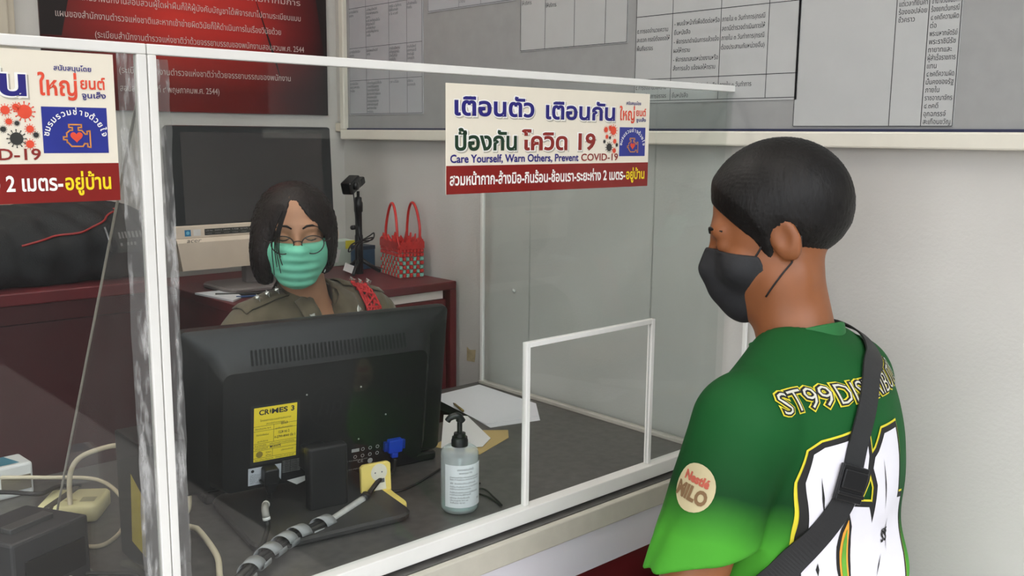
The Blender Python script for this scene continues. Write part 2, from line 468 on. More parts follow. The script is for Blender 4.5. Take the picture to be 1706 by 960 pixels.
# ------------------------------------------------------------------ the room
XW, YB, DZ = 1.50, 2.347, 0.7625
m_wall = mat('painted_plaster', (205, 203, 198), .75, var=.03, scale=6, bump=.15, bscale=160)
m_white = mat('white_enamel', (232, 232, 228), .35, var=.02)
m_floor = mat('floor_tile', (140, 132, 126), .45, var=.08, scale=9)
m_cream = mat('cream_moulding', (205, 196, 178), .5, var=.05, scale=12)
def box_struct(name, lo, hi, m):
    return struct(MB().box(lo, hi).build(name, m))
box_struct('floor', (-4.0, -4.0, -.08), (XW, YB, 0), m_floor)
box_struct('wall_right', (XW, .22, 0), (XW+.12, YB+.12, 2.75), m_wall)
box_struct('wall_back', (-4.0, YB, 0), (XW, YB+.12, 2.75), m_wall)
box_struct('ceiling', (-4.0, -1.2, 2.75), (XW+.12, YB+.12, 2.85), mat('ceiling_board', (225, 224, 220), .8, var=.03, scale=5))
box_struct('wall_left', (-2.72, 1.05, 0), (-2.6, YB, 2.75), m_wall)  # unseen office end, added to keep bright sky out of the brace's reflection
b = MB(); b.box((.47, YB-.05, 0), (.60, YB, 2.3)); b.box((.60, YB-.035, 0), (.634, YB, 2.3)); b.box((.634, YB-.022, 0), (.651, YB, 2.3))
struct(b.build('trim_1', m_cream, bevel=.003))
struct(MB().box((XW-.022, YB-.022, 1.392), (XW, YB, 2.6)).build('trim_2', mat('casing_plastic', (196, 192, 184), .45, var=.03), bevel=.004))
o = MB(); o.rbox((XW-.030, YB-.030, 1.366), (XW, YB, 1.39), .006); tag(o.build('conduit_end_box', m_cream, smooth=False), 'small pale end box under the conduit in the wall corner', 'conduit')
tag(MB().add([(0, 0, 0), (0, -.030, .002), (0, -.034, .034), (0, -.012, .030), (0, 0, .036)], [(0, 1, 2, 3, 4)]).add([(-.0008, 0, 0), (-.0008, -.030, .002), (-.0008, -.034, .034), (-.0008, -.012, .030), (-.0008, 0, .036)], [(4, 3, 2, 1, 0)]).build('torn_tape', mat('old_tape', (186, 170, 134), .6, var=.2, scale=60)), 'torn yellowed tape patch on the right wall above the papers', 'tape').location = (XW-.0004, 1.80, .80)
# unseen fill lamps, added to brighten a room otherwise lit by daylight
t = FILL_LAMP = thing('added_fill_lamp', 'unseen ceiling lamp added to brighten the office side of the counter', 'lamp', (.5, 1.75, 2.75), 0, 'added fill lamps')
MB().rbox((-.62, -.06, -.05), (.62, .06, 0), .02).build('housing', m_white, t)
m_em = bpy.data.materials.new('added_fill_tube'); m_em.use_nodes = True
e_ = m_em.node_tree.nodes['Principled BSDF']; e_.inputs['Emission Color'].default_value = (1, .96, .9, 1); e_.inputs['Emission Strength'].default_value = 42.0
MB().tube([(-.58, 0, -.07), (.58, 0, -.07)], .014, 12).build('added_fill_tube', m_em, t, True)
t = copy_tree(FILL_LAMP); t.location = (.35, .25, 2.75); t['label'] = 'unseen ceiling lamp added to brighten the visitor side of the counter'

# outdoors, behind the visitor
box_struct('ground', (-30, -40, -.12), (30, -4.0, -.06), mat('paving', (46, 45, 42), .9, var=.1, scale=1.5))
box_struct('ground_side', (-30, -4.0, -.12), (-4.0, 10, -.06), MATS['paving'])

box_struct('ground_yard', (XW, -4.0, -.12), (30, .2, -.0), MATS['paving'])
box_struct('ground_yard_side', (XW+.14, .2, -.12), (30, 10, -.0), MATS['paving'])
m_backdrop = mat('dark_backdrop', (44, 48, 40), .9, var=.25, scale=1.2)  # dark backdrop around the yard, added to hide sky from the screen's reflections
box_struct('wall_added_backdrop', (-30, -17.3, -.06), (24, -17, 7.5), m_backdrop)
box_struct('wall_added_backdrop_side', (24, -17.3, -.06), (24.3, 10, 7.5), m_backdrop)
m_leaf = mat('leaf_green', (38, 60, 28), .6, var=.35, scale=3); m_bark = mat('bark', (70, 56, 44), .8, var=.2)
def leafy_tree(x, y, h, w, seed, label):
    r = random.Random(seed); t = thing('leafy_tree', label, 'tree', (x, y, -.06), 0, 'trees across the yard')
    MB().tube([(0, 0, 0), (.1, 0, h*.3), (0, .1, h*.6)], [.2, .15, .08], 8).build('trunk', m_bark, t, True)
    b = MB()
    for k in range(640):
        a, e_ = r.uniform(0, 2*PI), r.uniform(-.9, 1); rad = r.uniform(.55, 1); c = Vector((w*rad*math.cos(a)*math.sqrt(1-e_*e_), w*rad*math.sin(a)*math.sqrt(1-e_*e_), h*.58+h*.42*rad*e_))
        s_ = r.uniform(.35, .7); M = Matrix.Translation(c) @ Euler((r.uniform(0, 6), r.uniform(0, 6), r.uniform(0, 6))).to_matrix().to_4x4()
        b.add([(-s_, -s_*.4, 0), (0, -s_*.6, .1), (s_, 0, 0), (0, s_*.6, .12), (-s_*.8, s_*.3, 0)], [(0, 1, 2, 3, 4)], M)
    b.build('crown', m_leaf, t)
for i, (x, y, h, w) in enumerate(((4.6, -11.5, 6.8, 3.2), (11.6, -12.5, 7.6, 3.4), (9.6, -5.2, 6.4, 3.0), (16.4, -5.2, 7, 3.2), (18.8, -12.4, 7.4, 3.4))): leafy_tree(x, y, h, w, i, 'leafy tree across the yard behind the visitor')
t = thing('yard_house', 'pale house with a balcony rail across the yard', 'building', (-3.5, -13, -.06))
MB().box((-5, -3, 0), (4.2, 3, 3.2)).build('walls', mat('pale_render', (196, 204, 214), .8, var=.04, scale=2), t)
MB().box((-5.3, -3.3, 3.2), (4.5, 3.6, 3.4)).build('floor_slab', m_white, t)
for k in range(24): MB().box((-5.2+.4*k, 3.4, 3.4), (-5.12+.4*k, 3.48, 4.2)).build('baluster', m_white, t)
MB().box((-5.3, 3.36, 4.2), (4.4, 3.52, 4.3)).build('hand_rail', m_white, t)
for x in (-3.5, -.5, 2.2): MB().box((x, 3.0, 1.0), (x+1.3, 3.05, 2.3)).build('window', mat('dark_glass', (40, 46, 54), .1), t)

# ------------------------------------------------------------------ writing on the walls
m_ink = mat('black_ink', (44, 44, 48), .7, var=.02)
m_lens = mat('grey_ink', (88, 90, 94), .7, var=.02)
# red poster on the back wall
m = bpy.data.materials.new('poster_print_and_haze'); m.use_nodes = True; nt = m.node_tree; pb = nt.nodes['Principled BSDF']; pb.inputs['Roughness'].default_value = .35
tc = nt.nodes.new('ShaderNodeTexCoord'); sp = nt.nodes.new('ShaderNodeSeparateXYZ'); nt.links.new(tc.outputs['Object'], sp.inputs[0])
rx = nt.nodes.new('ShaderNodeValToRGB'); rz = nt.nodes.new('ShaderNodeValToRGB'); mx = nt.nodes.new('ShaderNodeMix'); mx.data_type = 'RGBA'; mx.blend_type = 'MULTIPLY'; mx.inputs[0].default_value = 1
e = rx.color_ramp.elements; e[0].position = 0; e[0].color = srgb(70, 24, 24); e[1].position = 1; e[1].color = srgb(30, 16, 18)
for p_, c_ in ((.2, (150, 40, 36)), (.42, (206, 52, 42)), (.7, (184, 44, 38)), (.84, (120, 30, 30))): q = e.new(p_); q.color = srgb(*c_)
e = rz.color_ramp.elements; e[0].position = .1; e[0].color = (.28, .22, .26, 1); e[1].position = .42; e[1].color = (1, 1, 1, 1)  # lower part darkened: the dull look behind the clear screen, painted into the print
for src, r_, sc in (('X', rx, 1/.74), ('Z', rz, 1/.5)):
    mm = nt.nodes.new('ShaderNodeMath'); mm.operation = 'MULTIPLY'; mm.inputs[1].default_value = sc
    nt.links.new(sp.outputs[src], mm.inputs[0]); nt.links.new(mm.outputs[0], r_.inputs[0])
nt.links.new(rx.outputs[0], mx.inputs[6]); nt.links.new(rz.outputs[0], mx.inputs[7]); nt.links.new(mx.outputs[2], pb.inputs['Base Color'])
t = thing('wall_poster', 'dark red poster of pale lettering on the back wall', 'poster', (.706, YB, 1.41))
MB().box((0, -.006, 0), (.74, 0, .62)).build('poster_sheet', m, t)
m_pd = mat('poster_black', (34, 26, 26), .35, var=.05)
pf = frame((0, -.0065, 0), (1, 0, 0), (0, 0, 1))
for q_ in ([(0, .62, 0), (0, .165, 0), (.045, .165, 0), (.15, .62, 0)], [(.66, .62, 0), (.74, .1, 0), (.74, .62, 0)]): MB().add(q_, [tuple(range(len(q_)))], pf).build('dark_facet', m_pd, t)
d = MB()
d.add([(.52, .32, 0), (.575, .15, 0), (.60, .08, 0), (.582, .15, 0)], [(0, 1, 2, 3)], pf)
d.build('dark_facet', m_pd, t)
d = MB(); pf2 = frame((0, -.0072, 0), (1, 0, 0), (0, 0, 1))
PT = [('เพื่อพิทักษ์คุณธรรมให้เกิดขึ้นแก่สังคมหากมีการ', .12, .287, .66), ('หรือทำให้เห็นว่าพนักงานสอบสวนผู้ใดฝ่าฝืนก็ให้ผู้บังคับบัญชาได้พิจารณาไปตามระเบียบแบบ', .03, .247, .66),
      ('แผนของสำนักงานตำรวจแห่งชาติและหากเข้าข่ายผิดวินัยก็ให้ดำเนินการในเรื่องวินัยด้วย', .034, .207, .60), ('(ระเบียบสำนักงานตำรวจแห่งชาติว่าด้วยจรรยาบรรณของพนักงานสอบสวนพ.ศ. 2544', .119, .166, .668),
      ('(ระเบียบสำนักงานตำรวจแห่งชาติว่าด้วยจรรยาบรรณของพนักงาน', .17, .088, .625), ('สอบสวนลงวันที่ ๙ พฤษภาคมพ.ศ. 2544)', .17, .046, .42)]
for s_, x0, z0, x1 in PT: put(d, pf2, s_, x0, z0, .021, width=x1-x0)
d.build('lettering', mat('poster_lettering', (214, 196, 190), .5, var=.02), t)

# notice board on the right wall
BX = XW-.018
bf = lambda y, z, dx=0: frame((BX-.004-dx, y, z), (0, -1, 0), (0, 0, 1))      # writing frame: x runs towards the visitor
t = thing('notice_board', 'long grey notice board in a white frame on the right wall', 'notice board', (BX, 2.316, 1.345))
MB().box((0, -3.0, .012), (.018, -.012, 1.1)).build('board', mat('board_felt', (150, 151, 150), .8, var=.04, scale=30), t)
f_ = MB(); f_.box((-.014, -3.02, 0), (.018, 0, .026)); f_.box((-.014, -.020, .026), (.018, 0, 1.1))
f_.build('board_frame', mat('board_frame_white', (226, 222, 208), .4, var=.02), t, bevel=.003)
f_ = MB(); f_.box((-.0045, -3.0, .0262), (0.001, -.02, .0305)); f_.build('edge_trim', mat('navy_trim', (40, 44, 72), .4), t)

m_pap = mat('grey_paper', (180, 182, 181), .7, var=.02, scale=20)
m_papd = mat('cool_grey_paper', (172, 175, 178), .7, var=.02, scale=20)  # slightly darker, cooler grey for the two far sheets
def sheet(label, y0, y1, z0, z1, cols, rows, cells, mp, ink, size, lead, skew=0.0):
    """a printed table pinned to the board; y0 is its left edge (far end), z1 its top"""
    w = y0-y1; h = z1-z0
    t = thing('notice_sheet', label, 'notice', (BX, y0, z0), 0, 'tables pinned to the notice board')
    M = Matrix.Rotation(0, 4, 'X')
    fr = lambda d: frame((-d, 0, 0), (0, -1, 0), (0, 0, 1))
    MB().box((-.0015, -w, 0), (0.0, 0, h)).build('paper', mp, t)
    g = MB(); lw = .0006
    def hl(xa, xb, z): g.add([(xa, z-lw, 0), (xb, z-lw, 0), (xb, z+lw, 0), (xa, z+lw, 0)], [(0, 1, 2, 3)], fr(.0018))
    def vl(x, za, zb): g.add([(x-lw, za, 0), (x+lw, za, 0), (x+lw, zb, 0), (x-lw, zb, 0)], [(0, 1, 2, 3)], fr(.0018))
    for r in rows: hl(cols[0], cols[-1], r)
    for c in cols: vl(c, rows[-1], rows[0])
    g.build('ruled_lines', ink, t)
    L = MB()
    for (x, z, lines) in cells:
        cw = min([c for c in cols if c > x+.01], default=w)-x-.003
        for i, s_ in enumerate(lines): put(L, fr(.002), s_, x, z-(i+1)*lead, size, width=min(cw, glyphs(s_, res=1)[2]*size*.8), res=1)
    L.build('lettering', ink, t)
    return t
A1 = ['๓.การแจ้งความ', 'เอกสาร']; A2 = ['๑.เข้าพบเจ้าหน้าที่', 'ตำรวจฝ่ายสอบสวน', 'ธุรการ', '๒.ตรวจหลักฐานใช้เป็น', 'ให้รัฐเจ้าหน้าที่', '๓.การคัดสำเนา', '๔.คัดใบให้ผู้แจ้งตาม', 'รายชื่อ']
A3 = ['การรับ ๑ วันทำการ', 'นั่งใช้เวลาแล้ว', '๓ วัน ๑๕ นาที']; A4 = ['แล้วแต่กรณีใน', 'ท้องถิ่น']
B1 = ['๔.การรับแจ้งเรื่อง', 'เอกสาร']; B2 = ['ผู้แจ้งพบเจ้าหน้าที่', 'สถานี']; B3 = ['การรับแจ้งความ', 'หลักสูตรภายใน', 'สำหรับทั่วไป', 'ภายในวัน', 'เวลา ๑ วัน']; B4 = ['ตามที่แจ้งคดี', 'เอกสารและใช้', 'สำหรับผู้มี', 'ใบอนุญาต']
C1 = ['๕.การรับเรื่อง', 'ขอตรวจหาเสริม', 'ทะเบียน']; C2 = ['แจ้งขอข้อมูลแล้วให้แจ้ง', 'เจ้าหน้าที่รับเอกสาร', 'ใบมอบฉันทะถ้าไม่ใช่', 'ผู้มาติดต่อด้วยตนเอง', 'การออกหนังสือ', 'ใบอนุญาตเดินทาง', 'แจ้งการดำเนินคดี', 'ผลทางทะเบียน', 'การรับคืน']; C3 = ['เวลา ๑ ชั่วโมง']; C4 = ['แจ้งตาม', 'ประกาศแล้ว']
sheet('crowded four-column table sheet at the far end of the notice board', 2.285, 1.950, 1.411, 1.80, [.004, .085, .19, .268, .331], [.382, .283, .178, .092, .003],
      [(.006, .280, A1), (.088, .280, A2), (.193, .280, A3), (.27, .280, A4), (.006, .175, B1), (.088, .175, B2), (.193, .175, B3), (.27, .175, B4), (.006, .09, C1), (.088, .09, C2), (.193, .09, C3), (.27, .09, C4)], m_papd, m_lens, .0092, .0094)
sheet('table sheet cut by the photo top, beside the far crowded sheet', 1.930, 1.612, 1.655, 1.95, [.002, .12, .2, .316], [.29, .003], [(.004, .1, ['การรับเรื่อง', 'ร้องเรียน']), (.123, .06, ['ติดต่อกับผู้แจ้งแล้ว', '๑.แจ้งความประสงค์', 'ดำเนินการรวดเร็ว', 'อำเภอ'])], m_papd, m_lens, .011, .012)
sheet('pale four-column sheet high in the middle of the notice board', 1.595, 1.284, 1.543, 1.90, [.001, .078, .165, .252, .31], [.355, .002],
      [(.004, .13, ['๑.ขอรับหนังสือ', 'ให้บริการ']), (.08, .15, ['เข้าพบเจ้าหน้าที่', 'บริการ ตำรวจแห่งชาติที่', 'รับเรื่องและรับรองเอกสาร', 'ให้บริการ']), (.167, .16, ['เวลาการรับรอง', 'เสร็จภายใน ๕ นาทีต่อหนึ่ง', 'รายภายใน ๑๕ นาทีต่อ', 'ตลอดสาย'])], m_pap, m_ink, .0115, .0155)
sheet('pale ruled sheet on the notice board just above the warning sign', 1.262, .90, 1.425, 1.80, [.001, .09, .2, .30, .361], [.37, .165, .045, .004],
      [(.004, .15, ['๕.การขออำนวยความ', 'สะดวก กรณีต้องขอให้', 'พื้นที่จราจร']), (.095, .158, [' - พบเจ้าหน้าที่เพื่อติดต่อหรือ', 'ยื่นหนังสือ', ' - พิจารณาดำเนินการแล้วแจ้ง', 'ผลให้ทราบ', ' - พิจารณาเสนอหน่วยงานหรือ', 'สั่งการแล้ว แจ้งผลให้ทราบ']), (.203, .158, ['ภายใน ๑ วันทำการ(กรณี', 'สถานีตำรวจดำเนินการให้', 'ภายใน ๓ วันทำการ(กรณี', 'ต้องประสานกับหน่วยอื่น)']),
       (.004, .042, ['๕.การขออำนวยความ', 'สะดวกด้านการจราจร']), (.095, .042, [' - พบเจ้าหน้าที่เพื่อติดต่อหรือ', 'ยื่นหนังสือ']), (.203, .042, ['ภายใน ๑ วันทำการ'])], m_pap, m_ink, .0118, .0165)
sheet('large sheet whose narrow right column is full of print, behind the visitor', .905, .632, 1.379, 1.80, [.001, .172, .2235, .272], [.42, .001],
      [(.176, .208, ['๒๔ ชั่วโมงนับ', 'แต่เวลาที่ยื่นคำ', 'ร้องขอปล่อย', 'ชั่วคราว']), (.227, .208, ['สอบสวนเป็นผู้มี', 'อำนาจวินิจฉัยคำ', 'ร้องยกเว้นกรณี', ' ๔.๑คดีความผิด', 'ต่อ', 'พระมหากษัตริย์', 'พระราชินีรัช', 'ทายาทและ', 'ผู้สำเร็จราชการ', 'แทน', ' ๔.๒คดีความผิด', 'มั่นคงของรัฐ', 'ภายใน', 'ราชอาณาจักร', ' ๔.๓คดี', 'อุกฉกรรจ์', 'สะเทือนขวัญ'])], m_pap, m_ink, .0112, .0120)
# ------------------------------------------------------------------ service counter
m_lam = mat('dark_laminate', (82, 80, 77), .32, var=.22, scale=60, bump=.03)
m_maroon = mat('maroon_paint', (96, 20, 26), .45, var=.12, scale=14, bump=.04)
m_mardk = mat('maroon_panel', (62, 12, 16), .5, var=.12, scale=10, bump=.04)
t = thing('service_counter', 'long dark-topped service counter under the clear screen', 'counter', (0, 0, 0))
top = [(-.7, 1.004), (1.493, 1.004), (1.493, 1.735), (1.31, 1.735), (1.31, 1.53), (.72, 1.53), (.72, 1.735), (-.7, 1.735)]
MB().prism(top, .7375, DZ).build('worktop', m_lam, t, bevel=.0015)
MB().box((-.7, .992, .7256), (1.493, 1.0038, .7618)).build('edge_strip', mat('beige_edging', (196, 192, 178), .45, var=.04), t, bevel=.002, M=None)
MB().box((-.7, .9985, .657), (1.493, 1.012, .7254)).build('front_panel', mat('white_panel', (222, 220, 226), .3, var=.03, scale=5), t)
MB().box((-.7, 1.002, .04), (1.493, 1.016, .6568)).build('lower_panel', m_maroon, t)
for x in (-.68, .66, 1.32, 1.47): MB().box((x, 1.03, .0), (x+.018, 1.70, .7373)).build('side_panel', m_mardk, t)

# ------------------------------------------------------------------ clear screens in white channels
m_acr = acrylic('clear_acrylic', dust=.004, gloss=.6)
m_tape = acrylic('clear_tape', tint=(.9, .9, .89), dust=.1, smudge=True)
def bars(lst, name, m, parent, bevel=.0012):
    b = MB()
    for lo, hi in lst: b.box(lo, hi)
    return b.build(name, m, parent, bevel=bevel)
m_chan = mat('white_channel', (236, 235, 230), .35, var=.03, scale=15)
def screen_panel(label, x0, x1, hatch=None, post=False):
    t = thing('clear_screen', label, 'screen', (x0, 1.03, .7668))
    W = x1-x0; zt = 1.452-.7668
    s_ = MB()
    if hatch:
        ha, hb, hz = hatch[0]-x0, hatch[1]-x0, hatch[2]-.7668
        s_.box((.004, -.0015, .01), (ha, .0015, zt-.004)); s_.box((hb, -.0015, .01), (W-.004, .0015, zt-.004)); s_.box((ha, -.0015, hz), (hb, .0015, zt-.004))
    else: s_.box((.004, -.0015, .01), (W-.004, .0015, zt-.004))
    s_.build('sheet', m_acr, t)
    bars([((0, -.005, zt-.011), (W, .005, zt))], 'top_rail', m_chan, t)
    bars([((0, -.014, 0), (W, .008, .0235))], 'bottom_rail', m_chan, t)
    bars([((0, -.0055, .0237), (.0095, .0055, zt-.0112))], 'side_rail', m_chan, t)
    if not hatch: bars([((W-.0105, -.0055, .0237), (W, .0055, zt-.0112))], 'side_rail', m_chan, t)
    if hatch:
        bars([((ha-.008, -.005, .0238), (ha, .005, hz+.008)), ((hb, -.005, .0238), (hb+.008, .005, hz+.008)), ((ha, -.005, hz), (hb, .005, hz+.008))], 'hatch_frame', m_chan, t, .0008)
    return t
LP = screen_panel('left clear screen panel, wholly on the left of the double white post', -.42, .4129)
RP = screen_panel('right clear screen panel with a low hatch and the whole warning sign', .4140, 1.488, (.980, 1.268, 1.042))
def tape(parent, x0, x1, z0, z1, y):
    b = MB(); n = 26; rr = random.Random(int(x0*1000)); L = []; Rr = []
    for i in range(n+1):
        z = z0+(z1-z0)*i/n; L.append((x0+rr.uniform(-.0012, .0012), y, z)); Rr.append((x1+rr.uniform(-.0012, .0012), y, z))
    v = L+Rr+[(p[0], y-.0004, p[2]) for p in L+Rr]
    f = []
    for i in range(n):
        f += [(i, i+1, n+1+i+1, n+1+i), (2*n+2+i, 3*n+3+i, 3*n+4+i, 2*n+3+i)]
    b.add(v, f).build('tape', m_tape, parent)
tape(LP, .803, .8225, .02, .683, -.0016); tape(RP, .0096, .024, .02, .67, -.0016)
# clear bracing gusset behind the joint of the two panels
t = thing('brace_sheet', 'clear three-cornered bracing sheet standing behind the double white post', 'screen', (.4125, 1.0385, DZ))
MB().prism([(0, .004), (.425, .004), (.0, .655)], -.0015, .0015).build('sheet', acrylic('brace_acrylic', tint=(.92, .90, .88), dust=.035, gloss=.3), t, M=frame((0, 0, 0), (0, 1, 0), (0, 0, 1)))
b = MB(); b.tube([(0, .4252, .004), (0, .0, .6565)], .0016, 6); b.build('polished_edge', mat('acrylic_edge', (170, 165, 155), .3), t)
# side sheet along the right wall
t = thing('side_screen', 'clear side screen standing against the right wall', 'screen', (1.478, 1.04, DZ))
MB().box((-.0015, 0, .008), (.0015, .68, .687)).build('sheet', m_acr, t)
bars([((-.004, .672, .008), (.004, .681, .687))], 'side_rail', m_chan, t)
bars([((-.008, .01, 0), (.008, .681, .008))], 'bottom_rail', mat('grey_channel', (190, 186, 176), .4), t)
bars([((.006, -.06, .0), (.0125, -.052, .687))], 'front_rail', m_chan, t)
o = MB(); o.lathe([(.0045, 0), (.005, .002), (.003, .0042), (0, .005)], 10, frame((XW-.0, 1.628, 1.0), (0, 0, 1), (0, 1, 0)))
tag(o.build('wall_screw', m_white, smooth=True), 'white screw head in the wall behind the side screen', 'screw')

# ------------------------------------------------------------------ warning signs
SW, SH = .427, .150
m_sign = mat('sign_vinyl', (240, 232, 214), .3, var=.01); m_sred = mat('sign_red', (134, 34, 30), .3, var=.03)
m_sblue = mat('sign_navy', (38, 32, 120), .4, var=.03); m_sgreen = mat('sign_green', (28, 58, 38), .4); m_sbrick = mat('sign_brick', (140, 42, 36), .4)
m_swhite = mat('sign_white', (252, 250, 244), .4, var=.01); m_sshadow = mat('sign_shadow_print', (186, 180, 164), .4)
m_sorange = mat('sign_orange', (226, 78, 52), .4); m_syellow = mat('sign_yellow', (250, 222, 30), .4); m_ssquare = mat('sign_square_blue', (48, 56, 142), .3); m_sdark = mat('sign_dark', (52, 52, 50), .4)
m_samber = mat('sign_amber', (224, 150, 70), .4)
def circle(mb, M, x, y, r, z, n=20): mb.add([(x+r*math.cos(2*PI*k/n), y+r*math.sin(2*PI*k/n), z) for k in range(n)], [tuple(range(n))], M)
def make_sign(label, x0, z0):
    t = thing('warning_sign', label, 'sign', (x0, 1.0283, z0), 0, None)
    MB().box((0, -.0012, 0), (SW, 0, SH)).build('board', m_sign, t)
    F = lambda d: frame((0, -.0012-d, 0), (1, 0, 0), (0, 0, 1))
    d = MB(); d.add([(0, 0, 0), (SW, 0, 0), (SW, .039, 0), (0, .039, 0)], [(0, 1, 2, 3)], F(.0002)); d.build('red_band', m_sred, t)
    big = [('เตือนตัว', .033, .385, .108, m_sblue), ('เตือนกัน', .44, .80, .106, m_sblue), ('ป้องกัน', .035, .305, .0605, m_sgreen), ('โควิด 19', .328, .697, .0605, m_sbrick)]
    sh, wh, col = MB(), MB(), {}
    for s_, ua, ub, z, mm in big:
        sz = .0345
        put(sh, F(.0003), s_, ua*SW+.0008, z-.0018, sz, width=(ub-ua)*SW+.002, offset=.075)
        put(wh, F(.0005), s_, ua*SW-.0012, z, sz, width=(ub-ua)*SW+.0024, offset=.075)
        put(col.setdefault(mm.name, MB()), F(.0007), s_, ua*SW, z, sz, width=(ub-ua)*SW, offset=.030)
    put(col.setdefault('sign_navy', MB()), F(.0007), 'Care Yourself, Warn Others, Prevent', .016*SW, .0432, .0155, width=.592*SW, offset=.022)
    put(col.setdefault('sign_brick', MB()), F(.0007), 'COVID-19', .622*SW, .0432, .0155, width=.2*SW, offset=.016)
    put(wh, F(.0006), 'สวมหน้ากาก-ล้างมือ-กินร้อน-ช้อนเรา-ระยะห่าง 2 เมตร-', .014*SW, .0125, .0215, width=.853*SW, offset=.024)
    put(col.setdefault('sign_yellow', MB()), F(.0006), 'อยู่บ้าน', .872*SW, .0125, .0215, width=.107*SW, offset=.024)
    put(col['sign_navy'], F(.0007), 'สนับสนุนโดย', .862*SW, .1315, .0068, width=.085*SW, offset=.02)
    put(col.setdefault('sign_orange', MB()), F(.0007), 'ใหญ่', .826*SW, .107, .026, width=.086*SW, offset=.02)
    put(col['sign_orange'], F(.0007), 'ยนต์', .92*SW, .114, .0155, width=.058*SW, offset=.02)
    put(col['sign_navy'], F(.0007), 'จูนเส็ง', .922*SW, .105, .0075, width=.056*SW, offset=.02)
    # small balls with spikes
    for (u, v, r, c) in ((.752, .392, .0042, 'o'), (.775, .372, .0034, 'o'), (.793, .40, .0068, 'o'), (.758, .465, .003, 'o'), (.775, .475, .0022, 'd'), (.802, .512, .0036, 'o'), (.745, .515, .0026, 'd'), (.814, .55, .0026, 'd'), (.772, .575, .0062, 'd'), (.800, .61, .0038, 'o')):
        k = 'sign_orange' if c == 'o' else 'sign_dark'; mb = col.setdefault(k, MB()); x, y = u*SW, SH*(1-v)
        circle(mb, F(.0007), x, y, r, 0, 18)
        for q in range(12):
            a = 2*PI*q/12; ca, sa = math.cos(a), math.sin(a); w_ = r*.06
            mb.add([(x+ca*r-sa*w_, y+sa*r+ca*w_, 0), (x+ca*r+sa*w_, y+sa*r-ca*w_, 0), (x+ca*r*1.35+sa*w_, y+sa*r*1.35-ca*w_, 0), (x+ca*r*1.35-sa*w_, y+sa*r*1.35+ca*w_, 0)], [(0, 1, 2, 3)], F(.0007))
            circle(mb, F(.0007), x+ca*r*1.38, y+sa*r*1.38, r*.12, 0, 6)
    sq = MB(); X0, X1, Y0, Y1 = .829*SW, .978*SW, .0495, .0955
    sq.add([(X0, Y0, 0), (X1, Y0, 0), (X1, Y1, 0), (X0, Y1, 0)], [(0, 1, 2, 3)], F(.0003)); sq.build('blue_square', m_ssquare, t)
    cx, cy = (X0+X1)/2, Y0+.0155
    for i, ch in enumerate(['ช', 'ม', 'ร', 'ม', 'ร', 'ว', 'ม', 'ช่', 'า', 'ง', 'ด้', 'ว', 'ย', 'ใ', 'จ']):
        a = math.radians(172-164*i/14); R_ = .0232
        A = F(.0006) @ Matrix.Translation((cx+R_*1.12*math.cos(a), cy+R_*math.sin(a), 0)) @ Matrix.Rotation(a-PI/2, 4, 'Z')
        put(wh, A, ch, 0, 0, .0082, align='c', offset=.02)
    am = col.setdefault('sign_amber', MB())
    eng = [(-.013, .005), (-.0095, .005), (-.0095, .009), (-.006, .012), (-.0035, .012), (-.0035, .015), (-.007, .015), (-.007, .018), (.006, .018), (.006, .015), (.0025, .015), (.0025, .012), (.006, .012), (.0095, .008), (.0115, .008), (.0115, .011), (.0145, .0115), (.0145, -.006), (.0115, -.0055), (.0115, -.002), (.0085, -.002), (.0065, -.005), (-.005, -.005), (-.0085, -.001), (-.0095, -.001), (-.0095, .002), (-.013, .002)]
    eng = [(x*.95+cx, y*.95+cy-.004) for x, y in eng]
    for i in range(len(eng)):
        (xa, ya), (xb, yb) = eng[i], eng[(i+1) % len(eng)]; L_ = math.hypot(xb-xa, yb-ya) or 1; nx, ny = -(yb-ya)/L_*.0007, (xb-xa)/L_*.0007; tx, ty = (xb-xa)/L_*.0007, (yb-ya)/L_*.0007
        am.add([(xa+nx-tx, ya+ny-ty, 0), (xa-nx-tx, ya-ny-ty, 0), (xb-nx+tx, yb-ny+ty, 0), (xb+nx+tx, yb+ny+ty, 0)], [(0, 1, 2, 3)], F(.0006))
    hp = []
    for k in range(28):
        a = 2*PI*k/28; hp.append((cx+.0004+.0004*16*math.sin(a)**3*.95, cy+.001+.0004*(13*math.cos(a)-5*math.cos(2*a)-2*math.cos(3*a)-math.cos(4*a))*.95, 0))
    col['sign_orange'].add(hp, [tuple(range(28))], F(.0007))
    sh.build('printed_shadow', m_sshadow, t); wh.build('white_lettering', m_swhite, t)
    names = {'sign_navy': 'navy_lettering', 'sign_green': 'green_lettering', 'sign_brick': 'brick_red_lettering', 'sign_yellow': 'yellow_lettering', 'sign_orange': 'orange_lettering', 'sign_dark': 'dark_print', 'sign_amber': 'engine_outline'}
    for k, mb in col.items(): mb.build(names[k], MATS[k], t)
    return t
S1 = make_sign('whole warning sign on the right screen panel, beside the visitor', .818, 1.279)
S2 = copy_tree(S1); S2.location = (-.0485, 1.0283, 1.2885); S2['label'] = 'warning sign cut by the left photo edge, on the left screen panel'
